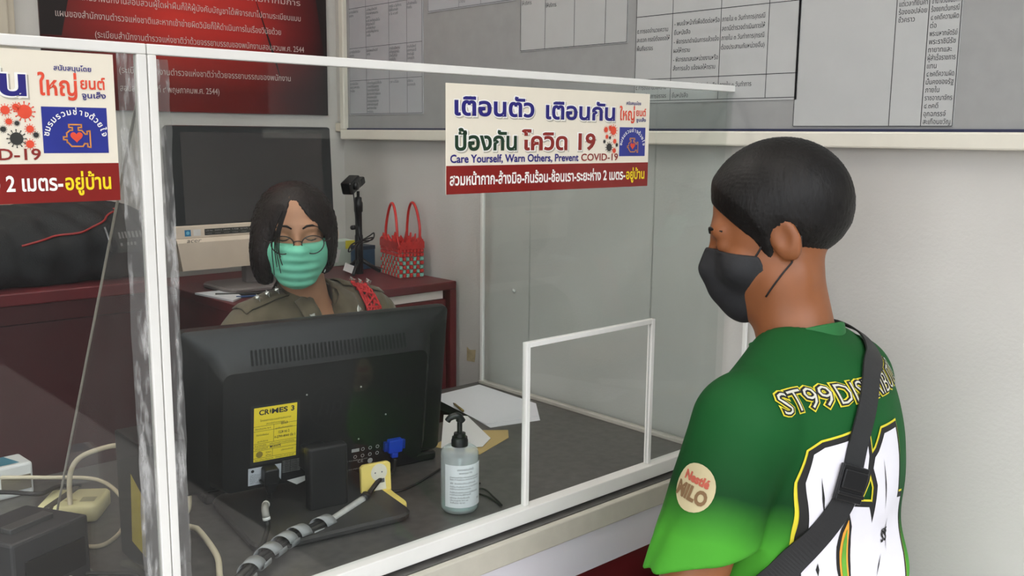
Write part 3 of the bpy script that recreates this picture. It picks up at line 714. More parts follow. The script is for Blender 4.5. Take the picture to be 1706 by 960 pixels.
# ------------------------------------------------------------------ the big monitor on the counter, seen from behind
m_blk = mat('black_plastic', (20, 20, 20), .4, spec=.45, var=.15, scale=30, bump=.04, bscale=900)
m_blk2 = mat('black_gloss', (14, 14, 15), .22, var=.1)
m_slot = mat('vent_black', (6, 6, 6), .8)
m_yel = mat('yellow_label', (240, 216, 52), .45, var=.02); m_lab = mat('grey_label', (196, 200, 206), .4, var=.03); m_whi = mat('white_label', (236, 236, 232), .5, var=.01)
def ring_rect(x0, x1, z0, z1, y, r=.006, n=4):
    out = []
    for cx, cz, a0 in ((x1-r, z1-r, 0), (x0+r, z1-r, 90), (x0+r, z0+r, 180), (x1-r, z0+r, 270)):
        for k in range(n+1):
            a = math.radians(a0+90*k/n); out.append((cx+r*math.cos(a), y, cz+r*math.sin(a)))
    return out
T = thing('computer_monitor', 'large black monitor seen from behind, yellow label on its back', 'monitor', (.811, 1.365, .7645), math.radians(-9))
TI = Matrix.Translation((0, 0, .028)) @ Matrix.Rotation(math.radians(8), 4, 'X')
rings = [ring_rect(-.228, .228, .002, .273, .020, .008), ring_rect(-.231, .231, 0, .275, .012, .01), ring_rect(-.230, .230, .001, .274, .001, .01), ring_rect(-.222, .222, .006, .267, -.006, .012),
         ring_rect(-.192, .190, .012, .244, -.016, .02), ring_rect(-.178, .176, .012, .216, -.036, .016), ring_rect(-.176, .174, .013, .213, -.0385, .014)]
b = MB(); b.loft(rings)
shell = b.build('back_shell', m_blk, T, True, M=TI)
shell.modifiers.new('edge', 'EDGE_SPLIT').split_angle = math.radians(28)
b = MB(); b.loft([ring_rect(-.222, .222, .010, .267, .0205, .004), ring_rect(-.222, .222, .010, .267, .0215, .004)]); b.build('display_panel', m_blk2, T, M=TI)
# louvres on the sloping upper flank
b = MB(); sl = math.atan2(.028, .020)
VM = Matrix.Translation((0, -.0262, .2302)) @ Matrix.Rotation(math.atan2(.028, .020), 4, 'X')
for k in range(40):
    x = -.128+.262*k/39; b.add([(x-.0018-.0012, -.0005, -.0125), (x+.0018-.0012, -.0005, -.0125), (x+.0018+.0012, -.0005, .0125), (x-.0018+.0012, -.0005, .0125)], [(0, 1, 2, 3)])
b.build('vent_slots', m_slot, T, M=TI @ Matrix.Translation((0, -.0267, .2305)) @ Matrix.Rotation(-math.atan2(.0200, .0280), 4, 'X'))
PB = TI @ frame((0, -.0387, 0), (1, 0, 0), (0, 0, 1))          # writing frame on the flat of the back
def decal(name, pts, m, parent, d=0.0, M=PB):
    b = MB(); b.add([(x, z, d) for x, z in pts], [tuple(range(len(pts)))], M); return b.build(name, m, parent)
# faint raised round emblem, screws
b = MB()
for r0, r1 in ((.036, .038),):
    n = 40; v = [(math.cos(2*PI*k/n)*r0, .137+math.sin(2*PI*k/n)*r0, .0002) for k in range(n)]+[(math.cos(2*PI*k/n)*r1, .137+math.sin(2*PI*k/n)*r1, .0002) for k in range(n)]
    b.add(v, [(k, (k+1) % n, n+(k+1) % n, n+k) for k in range(n)], PB)
put(b, PB, 'hp', -.022, .122, .05, width=.042, z=.0002, shear=.25)
b.build('emblem', mat('emblem_black', (20, 20, 21), .35), T)
for x, z in ((-.042, .162), (.052, .162), (-.042, .068), (.052, .068), (.10, .105)):
    b = MB(); b.ball((0, 0, 0), (.0016, .0016, .0012), 8, 6); b.build('screw', mat('steel', (190, 190, 186), .3, 1.0), T, True, M=PB @ Matrix.Translation((x, z, .0003)))
# yellow asset label
lx0, lx1, lz0, lz1 = -.128, -.058, .060, .152
decal('label_backing', [(lx0-.005, lz0-.006), (lx1+.005, lz0-.006), (lx1+.005, lz1+.004), (lx0-.005, lz1+.004)], mat('label_backing_dark', (40, 40, 38), .3), T, .0003)
yl = decal('asset_label', [(lx0, lz0), (lx1, lz0), (lx1, lz1), (lx0, lz1)], m_yel, T, .0008)
b = MB(); W_ = lx1-lx0
put(b, PB, 'CR', lx0+.008, lz1-.0125, .0118, width=.0165, z=.0011, offset=.03); put(b, PB, 'MES', lx0+.0285, lz1-.0125, .0118, width=.026, z=.0011, offset=.03); put(b, PB, '3', lx0+.060, lz1-.0125, .0118, width=.0055, z=.0011, offset=.03)
b.add([(lx0+.0262, lz1-.013, .0011), (lx0+.0275, lz1-.008, .0011), (lx0+.0262, lz1-.003, .0011), (lx0+.0249, lz1-.008, .0011)], [(0, 1, 2, 3)], PB)
for s_, x, z, sz, w in (('โครงการระบบสารสนเทศ', .01, .068, .0045, .05), ('สถานีตำรวจภูธร', .02, .062, .004, .03), ('ปีงบประมาณ พ.ศ.', .002, .0545, .0042, .026), ('2563', .044, .0585, .006, .011), ('ติดต่อแจ้งซ่อม', .004, .044, .0042, .02), ('ศูนย์บริการ', .006, .033, .004, .017),
        ('ศูนย์รับแจ้งเหตุขัดข้อง', .035, .0515, .004, .028), ('1228 กด 2', .04, .0435, .0062, .018), ('0-2700-8000 ต่อ 1', .0335, .036, .0058, .034), ('หมายเลข', .002, .0265, .004, .018), ('เครื่องคอมพิวเตอร์สำนักงาน', .026, .0265, .0035, .04), ('รหัสครุภัณฑ์', .002, .0205, .004, .021), ('M030075', .0265, .0205, .0058, .018), ('ตรา', .020, .0125, .0045, .008), ('ผ่าน', .020, .0075, .0045, .008), ('เครื่องคอมพิวเตอร์', .045, .0125, .0035, .02), ('กรุณาอย่าแกะหรือดึงออก', .002, .0015, .0035, .03), ('ติดต่อเจ้าหน้าที่', .036, .0015, .0035, .03)):
    put(b, PB, s_, lx0+x, lz0+z, sz, width=w, z=.0011, offset=.02 if s_[0] in '0123456789M' else 0, res=1)
for z in (.060, .0518, .0305, .0245, .0185, .0055): b.add([(lx0, lz0+z, .001), (lx1, lz0+z, .001), (lx1, lz0+z+.0005, .001), (lx0, lz0+z+.0005, .001)], [(0, 1, 2, 3)], PB)
for x, za, zb in ((.032, .0305, .060), (.0305, .0055, .0185)): b.add([(lx0+x, lz0+za, .001), (lx0+x+.0005, lz0+za, .001), (lx0+x+.0005, lz0+zb, .001), (lx0+x, lz0+zb, .001)], [(0, 1, 2, 3)], PB)
b.build('lettering', m_ink, yl)
b = MB(); circle(b, PB, lx0+.0095, lz0+.012, .0056, .0011, 18); b.build('seal', mat('seal_brown', (150, 132, 50), .5), yl)
# grey maker's label, regulatory print, torn sticker
gl = decal('maker_label', [(-.136, .020), (-.082, .020), (-.082, .050), (-.136, .050)], m_lab, T, .0006)
b = MB(); circle(b, PB, -.129, .0445, .0026, .0009, 14)
for i in range(7): put(b, PB, 'LCD Monitor  100-240V ~ 50/60Hz'[i:i+15], -.133, .037-.0024*i, .0026, width=.022, z=.0009, res=1)
b.build('lettering', m_ink, gl)
b = MB()
for i in range(8): put(b, PB, 'สายไฟ 100-240V CAUTION ระวังไฟฟ้า', -.08, .0515-.0028*i, .0028, width=.030, z=.0006, res=1)
put(b, PB, 'CE', .052, .024, .0075, width=.010, z=.0006)
for j, zz in enumerate((.048, .036)):
    for i in range(6):
        if j == 0 and i == 2: b.add([(.040, zz-.003, .0006), (.054, zz-.003, .0006), (.054, zz+.003, .0006), (.040, zz+.003, .0006)], [(0, 1, 2, 3)], PB); continue
        x = .020+.0135*i; n = 14
        v = [(x+math.cos(2*PI*k/n)*.0032, zz+math.sin(2*PI*k/n)*.0032, .0006) for k in range(n)]+[(x+math.cos(2*PI*k/n)*.0022, zz+math.sin(2*PI*k/n)*.0022, .0006) for k in range(n)]
        if i not in (1,): b.add(v, [(k, (k+1) % n, n+(k+1) % n, n+k) for k in range(n)], PB)
circle(b, PB, .075, .024, .0048, .0006, 16)
for i in range(2): put(b, PB, 'FC UL GS TCO ENERGY 55-0090', .02, .0125+.016*i, .0032, width=.05, z=.0006, res=1)
b.build('regulatory_print', mat('print_grey', (170, 170, 168), .6), T)
decal('torn_sticker', [(-.072, .0175), (-.030, .0205), (-.041, .0105), (-.055, .0065)], m_whi, T, .0008)
# stand
b = MB(); b.rbox((-.0645, -.120, .010), (.0015, -.098, .112), .006); b.build('stand_column', m_blk, T, bevel=.002)
b = MB(); b.rbox((-.052, -.099, .058), (-.011, -.012, .098), .006); b.build('stand_hinge', m_blk, T, bevel=.002)
b = MB(); b.rbox((-.18, -.21, .0), (.075, .03, .012), .03); b.build('stand_base', mat('dusty_black', (48, 47, 46), .5, var=.15, scale=20), T)
# plugs belong to their leads
m_cab = mat('black_cable', (30, 29, 28), .5, var=.15); m_cabg = mat('dusty_cable', (66, 64, 60), .6, var=.12)
Wm = Matrix.Translation((.811, 1.365, .7645)) @ Matrix.Rotation(math.radians(-9), 4, 'Z')
def mon(x, z, d): return tuple(Wm @ PB @ Vector((x, z, d)))
m_vga = mat('vga_blue', (22, 62, 178), .4, var=.05)
t = thing('video_cable', 'black video lead with a blue plug in the monitor underside', 'cable', mon(.116, .052, .004))
t0 = Vector(t.location)
rel = lambda p, o: tuple(Vector(p)-Vector(o))
b = MB(); M_ = Matrix.Translation((.811, 1.365, .7645)) @ Matrix.Rotation(math.radians(-9), 4, 'Z') @ PB
b.box((-.012, .0, .0), (.014, .024, .012), Matrix.Translation((.116, .035, .0008)))
b.box((-.006, -.010, .001), (.006, .0, .011), Matrix.Translation((.117, .035, .0008)))
b.build('plug', m_vga, t, M=Matrix.Translation(-t0) @ M_, bevel=.002)
b = MB()
for s_ in (-.0165, .0165): b.box((s_-.0028, .004, .001), (s_+.0028, .020, .008), Matrix.Translation((.117, .035, .0008)))
b.build('thumb_screws', mat('vga_blue_dark', (18, 48, 140), .4), t, M=Matrix.Translation(-t0) @ M_)
p0 = mon(.119, .022, .006)
path = spline([p0, mon(.112, -.002, .012), (.873, 1.268, .795), (.842, 1.256, .782), (.824, 1.247, .776), (.79, 1.231, .7745)], 8)
MB().tube([rel(p, t0) for p in path], .0042).build('lead', m_cab, t, True)
b = MB(); b.tube([rel(p, t0) for p in spline([(.829, 1.251, .779), (.819, 1.244, .778)], 3)], [.0075]*4, 10); b.build('choke', m_cab, t, True)
m_sleeve = mat('silver_sleeve', (188, 188, 184), .35, var=.1, scale=80)
b = MB(); b.tube([rel(p, t0) for p in spline([(.818, 1.244, .777), (.775, 1.224, .776), (.735, 1.206, .775)], 5)], .0062, 10); b.build('sleeve', m_sleeve, t, True)
b = MB(); b.tube([rel(p, t0) for p in spline([(.738, 1.207, .7755), (.70, 1.192, .775), (.65, 1.178, .776), (.60, 1.148, .776), (.54, 1.12, .775)], 6)], .004, 8); b.build('lead', m_cab, t, True)
t = thing('power_cable', 'black power lead with a pale band hanging from the monitor back', 'cable', mon(-.098, .03, .006)); t0 = Vector(t.location)
b = MB(); b.rbox((-.012, -.004, 0), (.012, .022, .020), .004, Matrix.Translation((-.104, .03, .0015))); b.loft([[(x*s, y, z*s2+.010) for x, z in ((-.011, -.008), (.011, -.008), (.011, .008), (-.011, .008))] for y, s, s2 in ((-.002, 1, 1), (-.022, .45, .6))], M=Matrix.Translation((-.104, .03, .0015)))
b.box((-.016, -.003, .003), (.016, .001, .017), Matrix.Translation((-.104, .03, .0015)))
b.build('plug', m_blk, t, M=Matrix.Translation(-t0) @ M_, bevel=.001)
pw = spline([mon(-.104, .012, .011), mon(-.106, -.004, .012), (.655, 1.262, .80), (.650, 1.246, .777), (.622, 1.205, .776), (.599, 1.179, .776), (.55, 1.135, .774), (.50, 1.10, .772)], 8)
MB().tube([rel(p, t0) for p in pw], .0042).build('lead', m_cab, t, True)
b = MB(); b.tube([rel(p, t0) for p in pw[13:21]], .0056, 10); b.build('pale_band', mat('pale_band', (150, 148, 142), .4, var=.08), t, True)
for q in (13, 20):
    b = MB(); b.tube([rel(p, t0) for p in (pw[q], tuple(Vector(pw[q])*.7+Vector(pw[q+1])*.3), pw[q+1])], .006, 10); b.build('end_ring', m_whi, t, True)
# bundle held by grey spiral wrap
t = thing('cable_bundle', 'bundle of black leads held by broad grey spiral wrap on the counter', 'cable', (.64, 1.18, DZ))
core = spline([(.735, 1.206, .775), (.70, 1.196, .7765), (.66, 1.186, .779), (.62, 1.166, .780), (.58, 1.143, .779), (.545, 1.118, .777), (.50, 1.09, .775)], 8)
rr_ = random.Random(3)
for k in range(5):
    a = 2*PI*k/5; b = MB()
    b.tube([(p[0]-.64+.006*math.cos(a+i*.03), p[1]-1.18+.004*math.cos(a+i*.03), p[2]-DZ+.0055*math.sin(a+i*.03)) for i, p in enumerate(core)], .0036, 7); b.build('lead', m_cab if k % 2 else m_cabg, t, True)
m_wrap = mat('grey_wrap', (150, 152, 152), .4, var=.05)
for i0 in (3, 13, 19, 26, 34):
    b = MB(); v = []; n = 22
    for k in range(n+1):
        a = 2*PI*1.02*k/n; q = min(i0+5.5*k/n, len(core)-2); i = int(q); c = core[i].lerp(core[i+1], q-i); d = (core[i+1]-core[i]).normalized(); s_ = Vector((-d.y, d.x, 0)).normalized(); u = d.cross(s_)
        for off in (-.0105, .0105):
            for rad in (.0128, .0136):
                p = c+d*off+(s_*math.cos(a)+u*math.sin(a))*rad; v.append((p.x-.64, p.y-1.18, max(p.z-DZ, .0008)))
    f = []
    for k in range(n):
        o_ = 4*k; f += [(o_, o_+4, o_+6, o_+2), (o_+1, o_+3, o_+7, o_+5), (o_, o_+1, o_+5, o_+4), (o_+2, o_+6, o_+7, o_+3)]
    f += [(0, 2, 3, 1), (4*n, 4*n+1, 4*n+3, 4*n+2)]
    b.add(v, f).build('spiral_wrap', m_wrap, t, True)

# ------------------------------------------------------------------ hand gel
t = thing('hand_gel_bottle', 'clear pump bottle of hand gel with a white label behind the screen', 'bottle', (.934, 1.139, DZ))
def gel():
    m = bpy.data.materials.new('clear_bottle'); m.use_nodes = True; nt = m.node_tree; p = nt.nodes['Principled BSDF']
    p.inputs['Base Color'].default_value = (.93, .97, .97, 1); p.inputs['Roughness'].default_value = .06; p.inputs['IOR'].default_value = 1.25
    tr = nt.nodes.new('ShaderNodeBsdfTransparent'); tr.inputs[0].default_value = (.86, .93, .93, 1); mx = nt.nodes.new('ShaderNodeMixShader'); mx.inputs[0].default_value = .28
    nt.links.new(tr.outputs[0], mx.inputs[1]); nt.links.new(p.outputs[0], mx.inputs[2]); nt.links.new(mx.outputs[0], nt.nodes['Material Output'].inputs[0]); return m
m_bot = gel()
MB().lathe([(.026, 0), (.0295, .003), (.0305, .008), (.0305, .094), (.0290, .1005), (.024, .1045), (.0135, .1065), (.0125, .1085)], 40).build('bottle', m_bot, t, True)
MB().lathe([(.024, .0035), (.0282, .006), (.0282, .0125), (.0001, .0126)], 32).build('gel', mat('green_gel', (118, 160, 152), .15, var=.03), t, True)
m_pump = mat('pump_black', (14, 14, 14), .3)
b = MB(); b.lathe([(.0135, .1062), (.0135, .116), (.0125, .118), (.0125, .121), (.0095, .1215), (.0095, .1275), (.0042, .128), (.0042, .146), (.006, .147), (.0065, .152)], 24)
b.build('pump_collar', m_pump, t, True).modifiers.new('e', 'EDGE_SPLIT').split_angle = math.radians(40)
b = MB(); b.loft([[(x+dx, y, z+dz) for x, z in ((-.0075, -.003), (.0075, -.003), (.0075, .003), (-.0075, .003))] for y, dz, dx in ((.0, .152, 0),)]+[], caps=False) if False else None
b.tube(spline([(.001, .004, .146), (.0, -.002, .1545), (-.002, -.008, .1562), (-.005, -.015, .1535), (-.007, -.019, .148)], 6), [.0062]*6+[.006]*6+[.0055]*6+[.005]*6+[.0045], 10); b.build('pump_head', m_pump, t, True, M=Matrix.Rotation(math.radians(-95), 4, 'Z'))
MB().tube([(0, 0, .012), (0, 0, .106)], .003, 8).build('dip_tube', mat('tube_white', (210, 214, 214), .4), t, True)
MB().lathe([(.0085, .088), (.0085, .106)], 16).build('pump_stem', m_pump, t, True)
# wrapped label: local angle around the bottle
A0, A1 = math.radians(183), math.radians(318); R_ = .0308
def wrap(mb, v, f, r): mb.add([(r*math.cos(A0+p[0]/R_), r*math.sin(A0+p[0]/R_), p[1]) for p in v], f)
b = MB(); n = 24; LW = (A1-A0)*R_
wrap(b, [(LW*k/n, z) for k in range(n+1) for z in (.013, .083)], [(2*k, 2*k+2, 2*k+3, 2*k+1) for k in range(n)], R_+.0002)
lb = b.build('label', mat('bottle_label', (226, 230, 232), .5, var=.01), t, True)
b = MB()
def wl(s_, x, z, sz, w, **k):
    v, f, gw = glyphs(s_, res=1, **k); sx = w/gw; wrap(b, [(x+p[0]*sx, z+p[1]*sz) for p in v], f, R_+.0005)
for s_, x, z, sz, w in [('แอลกอฮอล์เจลล้างมือ', .022, .0745, .0048, .028), ('แอลกอฮอล์ 75%', .025, .069, .0042, .022), ('ส่วนประกอบสำคัญ เอทิลแอลกอฮอล์ความเข้มข้น', .010, .0625, .0034, .052), ('ร้อยละ 75 โดยปริมาตร สำหรับทำความสะอาดมือ', .010, .0588, .0034, .050), ('วิธีใช้ : บีบเจลลงบนฝ่ามือ ถูให้ทั่วจนแห้ง', .010, .0525, .0034, .044), ('คำเตือน ห้ามรับประทาน ระวังอย่าให้เข้าตา', .010, .0470, .0034, .051), ('เก็บให้ห่างจากเปลวไฟและความร้อน', .010, .0433, .0034, .034), ('ห้ามใช้กับผิวหนังที่มีบาดแผล เก็บให้พ้นมือเด็ก', .010, .0375, .0034, .048), ('หากเกิดอาการแพ้ให้หยุดใช้', .010, .0338, .0034, .034), ('ผลิตโดย สำหรับใช้ภายใน', .010, .0285, .0034, .032), ('ปริมาณสุทธิ 300 มล.', .010, .0245, .0034, .03), ('วันที่ผลิต 05/63', .010, .0205, .0034, .024), ('อย.', .057, .0235, .006, .006)]: wl(s_, x, z, sz, w)
b.build('lettering', m_lens, lb)

# ------------------------------------------------------------------ yellow phone holder
t = thing('phone_holder', 'yellow upright phone holder with rounded foot under the monitor', 'phone holder', (.858, 1.262, DZ), math.radians(-10))
m_ph = mat('yellow_foam', (240, 216, 120), .55, var=.03)
foot = [(-.027, .004), (-.028, -.020), (-.034, -.046)]+[(-.004+.030*math.cos(a), -.052+.028*math.sin(a)) for a in [math.radians(200+15*k) for k in range(12)]]+[(.026, -.012), (.027, .004)]
MB().prism(foot, 0, .011).build('foot', m_ph, t, bevel=.003)
up = Matrix.Translation((0, .004, .010)) @ Matrix.Rotation(math.radians(86), 4, 'X')
MB().prism([(-.027, 0), (.027, 0), (.027, .046), (.022, .050), (-.022, .050), (-.027, .046)], -.004, .004, M=up).build('back_plate', m_ph, t, bevel=.002)
b = MB(); b.add([(.005+.0145*math.cos(2*PI*k/24), .034+.0145*math.sin(2*PI*k/24), .0046) for k in range(24)], [tuple(range(24))], up); b.add([(-.004, .004, .0044), (.017, .004, .0044), (.015, .028, .0044), (-.002, .028, .0044)], [(0, 1, 2, 3)], up); b.build('white_shape', mat('print_white', (228, 222, 204), .5), t)
b = MB(); b.add([(x+.0013*math.cos(2*PI*k/10), .034+.0013*math.sin(2*PI*k/10), .005) for x in (-.002, .010) for k in range(10)], [tuple(range(10)), tuple(range(10, 20))], up); b.add([(.006, .016, .005), (.014, .016, .005), (.014, .023, .005), (.006, .023, .005)], [(0, 1, 2, 3)], up); b.build('grey_print', m_lens, t)

# ------------------------------------------------------------------ papers, folder, envelope, pen, thin leads
def paper(name, pts, z, m, label, cat, grp=None, th=.0008, ruled=False):
    c = Vector((sum(p[0] for p in pts)/len(pts), sum(p[1] for p in pts)/len(pts), z))
    o = MB().prism([(p[0]-c.x, p[1]-c.y) for p in pts], 0, th).build(name, m); o.location = c; return tag(o, label, cat, grp)
m_sheet = mat('white_paper', (226, 228, 232), .6, var=.015)
paper('document', [(1.318, 1.700), (1.462, 1.708), (1.452, 1.500), (1.37, 1.402), (1.256, 1.432)], DZ+.0002, m_sheet, 'lowest sheet of the loose papers by the right wall, on the counter', 'paper', 'loose papers on the counter')
paper('document', [(1.305, 1.688), (1.448, 1.700), (1.432, 1.498), (1.385, 1.425), (1.262, 1.452)], DZ+.0012, m_sheet, 'topmost sheet of the loose papers by the right wall, on the counter', 'paper', 'loose papers on the counter')
paper('brown_envelope', [(1.09, 1.415), (1.20, 1.455), (1.272, 1.395), (1.240, 1.358), (1.13, 1.318)], DZ+.0002, mat('manila', (196, 170, 112), .6, var=.05, scale=30), 'brown envelope whose corner shows under the white folder by the bottle', 'envelope')
paper('folder', [(1.095, 1.392), (1.235, 1.560), (1.268, 1.520), (1.206, 1.374), (1.16, 1.345)], DZ+.0022, mat('white_card', (240, 240, 238), .5, var=.01), 'white card folder leaning out from behind the monitor, beside the bottle pump', 'folder')
t = thing('pen', 'thin brass-coloured pen lying on the loose papers', 'pen', (1.288, 1.575, DZ+.0064), math.radians(70))
MB().tube([(-.030, 0, 0), (.026, 0, 0)], .0028, 8).build('barrel', mat('pen_brass', (150, 132, 78), .35, .6), t, True)
MB().tube([(.026, 0, 0), (.036, 0, 0)], [.0028, .0006], 8).build('tip', m_blk, t, True)
b = MB(); b.tube(spline([(1.03, 1.20, .7645), (.985, 1.20, .765), (.998, 1.15, .765), (.990, 1.10, .765), (1.004, 1.135, .7652), (1.015, 1.175, .7652), (.985, 1.185, .7652), (.955, 1.188, .7652)], 8), .0016, 6)
tag(b.build('thin_cable', m_cab, None, True), 'thin black lead looped on the counter right of the gel bottle', 'cable')
b = MB(); b.tube(spline([(1.02, 1.30, .765), (.96, 1.275, .765), (.93, 1.265, .765), (.90, 1.262, .7652), (.87, 1.285, .766)], 8), .0022, 6)
tag(b.build('thin_cable', m_cab, None, True), 'thin black lead lying between the yellow holder and the gel bottle', 'cable')
# keyboard behind the monitor
t = thing('keyboard', 'black keyboard peeping out behind the right end of the large monitor', 'keyboard', (.853, 1.455, DZ), math.radians(-9))
MB().rbox((-.215, -.070, 0), (.215, .070, .016), .008).build('case', m_blk, t)
keys = MB()
for r in range(5):
    for c in range(19): keys.box((-.205+c*.0217, -.060+r*.0245, .0162), (-.205+c*.0217+.018, -.060+r*.0245+.020, .0225))
keys.build('key_rows', mat('key_black', (20, 20, 21), .5), t, bevel=.0012)

# ------------------------------------------------------------------ left end of the counter
m_crm = mat('cream_cable', (206, 196, 170), .5, var=.06); m_crmbox = mat('cream_plastic', (226, 220, 170), .4, var=.03)
t = thing('network_switch', 'small cream plastic box with a black strap and lead loops around it', 'network box', (.462, 1.52, DZ), math.radians(-35))
b = MB(); b.rbox((-.046, -.040, .001), (.046, .040, .028), .010); b.build('case', m_crmbox, t, True).modifiers.new('e', 'EDGE_SPLIT').split_angle = math.radians(50)
b = MB(); b.rbox((-.006, -.046, .0005), (.006, .046, .0305), .004, Matrix.Translation((-.017, 0, 0)) @ Matrix.Rotation(math.radians(-12), 4, 'Z')); b.build('strap', mat('strap_grey', (70, 66, 58), .5), t)
b = MB(); b.add([(.014, -.02, .0283), (.036, -.02, .0283), (.036, .0, .0283), (.014, .0, .0283)], [(0, 1, 2, 3)]); b.build('rating_plate', mat('plate_grey', (160, 156, 118), .5), t)
b = MB(); circle(b, Matrix.Scale(.45, 4, (0, 1, 0)), .0, -.03, .010, .0284, 16); b.build('emblem', mat('plate_dark', (186, 178, 124), .5), t)
def cable(label, pts, r, m, n=9, base=None):
    P = spline(pts, 9); c = Vector(P[len(P)//2]); o = MB().tube([tuple(p-c) for p in P], r, n).build('white_cable' if m is m_crm else 'black_cable', m, None, True); o.location = c; return tag(o, label, 'cable')
cable('thick cream lead arching beside the cream box at the photo bottom', [(.398, 1.49, .772), (.412, 1.485, .782), (.422, 1.45, .786), (.414, 1.396, .782), (.389, 1.313, .775), (.36, 1.24, .770), (.33, 1.18, .769)], .0048, m_crm)
cable('cream lead looping in a high arch behind the double white post', [(.436, 1.44, .770), (.445, 1.478, .776), (.450, 1.5, .80), (.453, 1.5, .837), (.466, 1.5, .858), (.493, 1.5, .866), (.531, 1.5, .866), (.565, 1.495, .851), (.597, 1.48, .823), (.615, 1.45, .79), (.60, 1.41, .770), (.575, 1.385, .768)], .0040, m_crm)
cable('cream lead coming out on the right of the double white post', [(.52, 1.37, .768), (.555, 1.362, .769), (.567, 1.32, .775), (.565, 1.29, .778), (.550, 1.205, .775), (.525, 1.142, .770), (.51, 1.08, .768)], .0044, m_crm)
cable('thin cream lead coiled in front of the cream box', [(.36, 1.69, .800), (.40, 1.65, .802), (.448, 1.605, .803), (.511, 1.565, .796), (.525, 1.50, .785), (.512, 1.44, .772), (.488, 1.398, .766), (.455, 1.368, .766), (.434, 1.375, .766), (.424, 1.404, .768), (.430, 1.44, .774)], .0032, m_crm)
cable('black lead lying across in front of the white box', [(.33, 1.62, .803), (.38, 1.575, .804), (.42, 1.545, .80), (.455, 1.57, .796), (.50, 1.61, .775)], .0036, m_cab)
cable('black lead at the foot of the black desk device', [(.385, 1.30, .767), (.40, 1.285, .768), (.42, 1.27, .767), (.45, 1.24, .766), (.44, 1.20, .766)], .0028, m_cab)
t = thing('box', 'white box with a teal top at the left end of the counter', 'box', (.393, 1.70, DZ), math.radians(4))
MB().box((-.12, -.045, 0), (.047, .015, .055)).build('carton', mat('white_carton', (220, 222, 220), .45, var=.02), t, bevel=.004)
b = MB(); b.add([(-.11, -.036, .0556), (.030, -.036, .0556), (.020, .010, .0556), (-.11, .010, .0556)], [(0, 1, 2, 3)]); b.build('teal_print', mat('teal_print', (54, 122, 142), .4, var=.05), t)
b = MB(); b.box((-.004, -.048, .012), (.042, -.0452, .036)); b.build('silver_front', mat('silver_foil', (214, 206, 190), .22, .8), t)
t = thing('receipt_printer', 'black angular desk device cut by the lower left photo corner', 'printer', (.325, 1.345, DZ), math.radians(22))
prof = [(-.085, 0), (.075, 0), (.075, .028), (.035, .080), (-.085, .088)]
MB().prism(prof, -.06, .055, M=frame((0, 0, 0), (0, 1, 0), (0, 0, 1))).build('case', mat('device_black', (48, 48, 50), .45, var=.1), t, bevel=.004)
b = MB(); b.rbox((-.045, -.089, .02), (.045, -.0855, .06), .001); b.build('flap', m_blk, t)
b = MB(); b.rbox((.0605, -.06, .03), (.064, .02, .06), .001); b.build('side_panel', m_blk, t)
b = MB(); b.rbox((-.035, -.05, .0845), (.03, -.03, .092), .002); b.build('tear_bar', mat('grey_metal', (120, 120, 120), .3, .8), t)
t = thing('computer_case', 'small black computer case with a yellow label behind the double white post', 'computer', (.462, 1.226, DZ))
MB().rbox((0, 0, .004), (.060, .100, .185), .004).build('case', mat('case_black', (20, 19, 19), .45, var=.12), t)
for x in (.008, .036): MB().box((x, .01, 0), (x+.015, .09, .0042)).build('foot', m_blk, t)
b = MB(); b.add([(-.0006, .004, .028), (-.0006, .053, .036), (-.0006, .045, .136), (-.0006, .0, .112)], [(0, 1, 2, 3)]); b.build('yellow_label', mat('aged_yellow_label', (200, 184, 74), .45, var=.08), t)
# ------------------------------------------------------------------ cabinets along the back wall
t = thing('low_cabinet', 'maroon cabinet with a white drawer strip beside the right wall', 'cabinet', (.915, 1.83, 0))
cw, cd, ch = .575, .495, 1.0
MB().box((-.004, 0, ch-.020), (cw, cd, ch)).build('top', m_maroon, t, bevel=.002)
for x0, x1 in ((0, .018), (cw-.020, cw)): MB().box((x0, .0, 0), (x1, cd, ch-.0202)).build('side', m_maroon, t, bevel=.0015)
MB().box((.018, cd-.012, .06), (cw-.020, cd-.001, ch-.0205)).build('back', m_mardk, t)
MB().box((.018, .02, .05), (cw-.020, cd-.012, .068)).build('bottom', m_mardk, t)
MB().box((.02, .012, ch-.042), (cw-.034, .030, ch-.0215)).build('drawer_strip', mat('bare_white_board', (224, 212, 204), .5, var=.03), t)
MB().box((.02, .006, .07), (.268, .022, ch-.0435)).build('door', m_maroon, t, bevel=.0015)
MB().box((.271, .006, .07), (cw-.029, .022, ch-.0435)).build('door', m_maroon, t, bevel=.0015)
t = thing('tall_cabinet', 'maroon cupboard under the black bag on the left', 'cabinet', (-.45, 1.862, 0))
cw2 = 1.21
MB().box((-.004, -.004, 1.046), (cw2, .482, 1.07)).build('top', m_maroon, t, bevel=.003)
for x0, x1 in ((0, .018), (cw2-.02, cw2)): MB().box((x0, 0, 0), (x1, .48, 1.0458)).build('side', m_mardk, t)
MB().box((.018, 0, 1.012), (cw2-.02, .02, 1.0455)).build('fascia', m_mardk, t)
for k in range(3):
    x0 = .018+k*.3915; dd = MB().box((x0, .004, .08), (x0+.389, .022, 1.0105)).build('door', m_mardk, t, bevel=.002)
MB().box((.018, .46, .08), (cw2-.02, .478, 1.045)).build('back', m_mardk, t)
# papers on the low cabinet
paper('document', [(.905, 2.04), (.985, 2.035), (.965, 1.93), (.925, 1.895)], 1.0004, m_sheet, 'white papers on the maroon cabinet behind the officer', 'paper', None, .004)

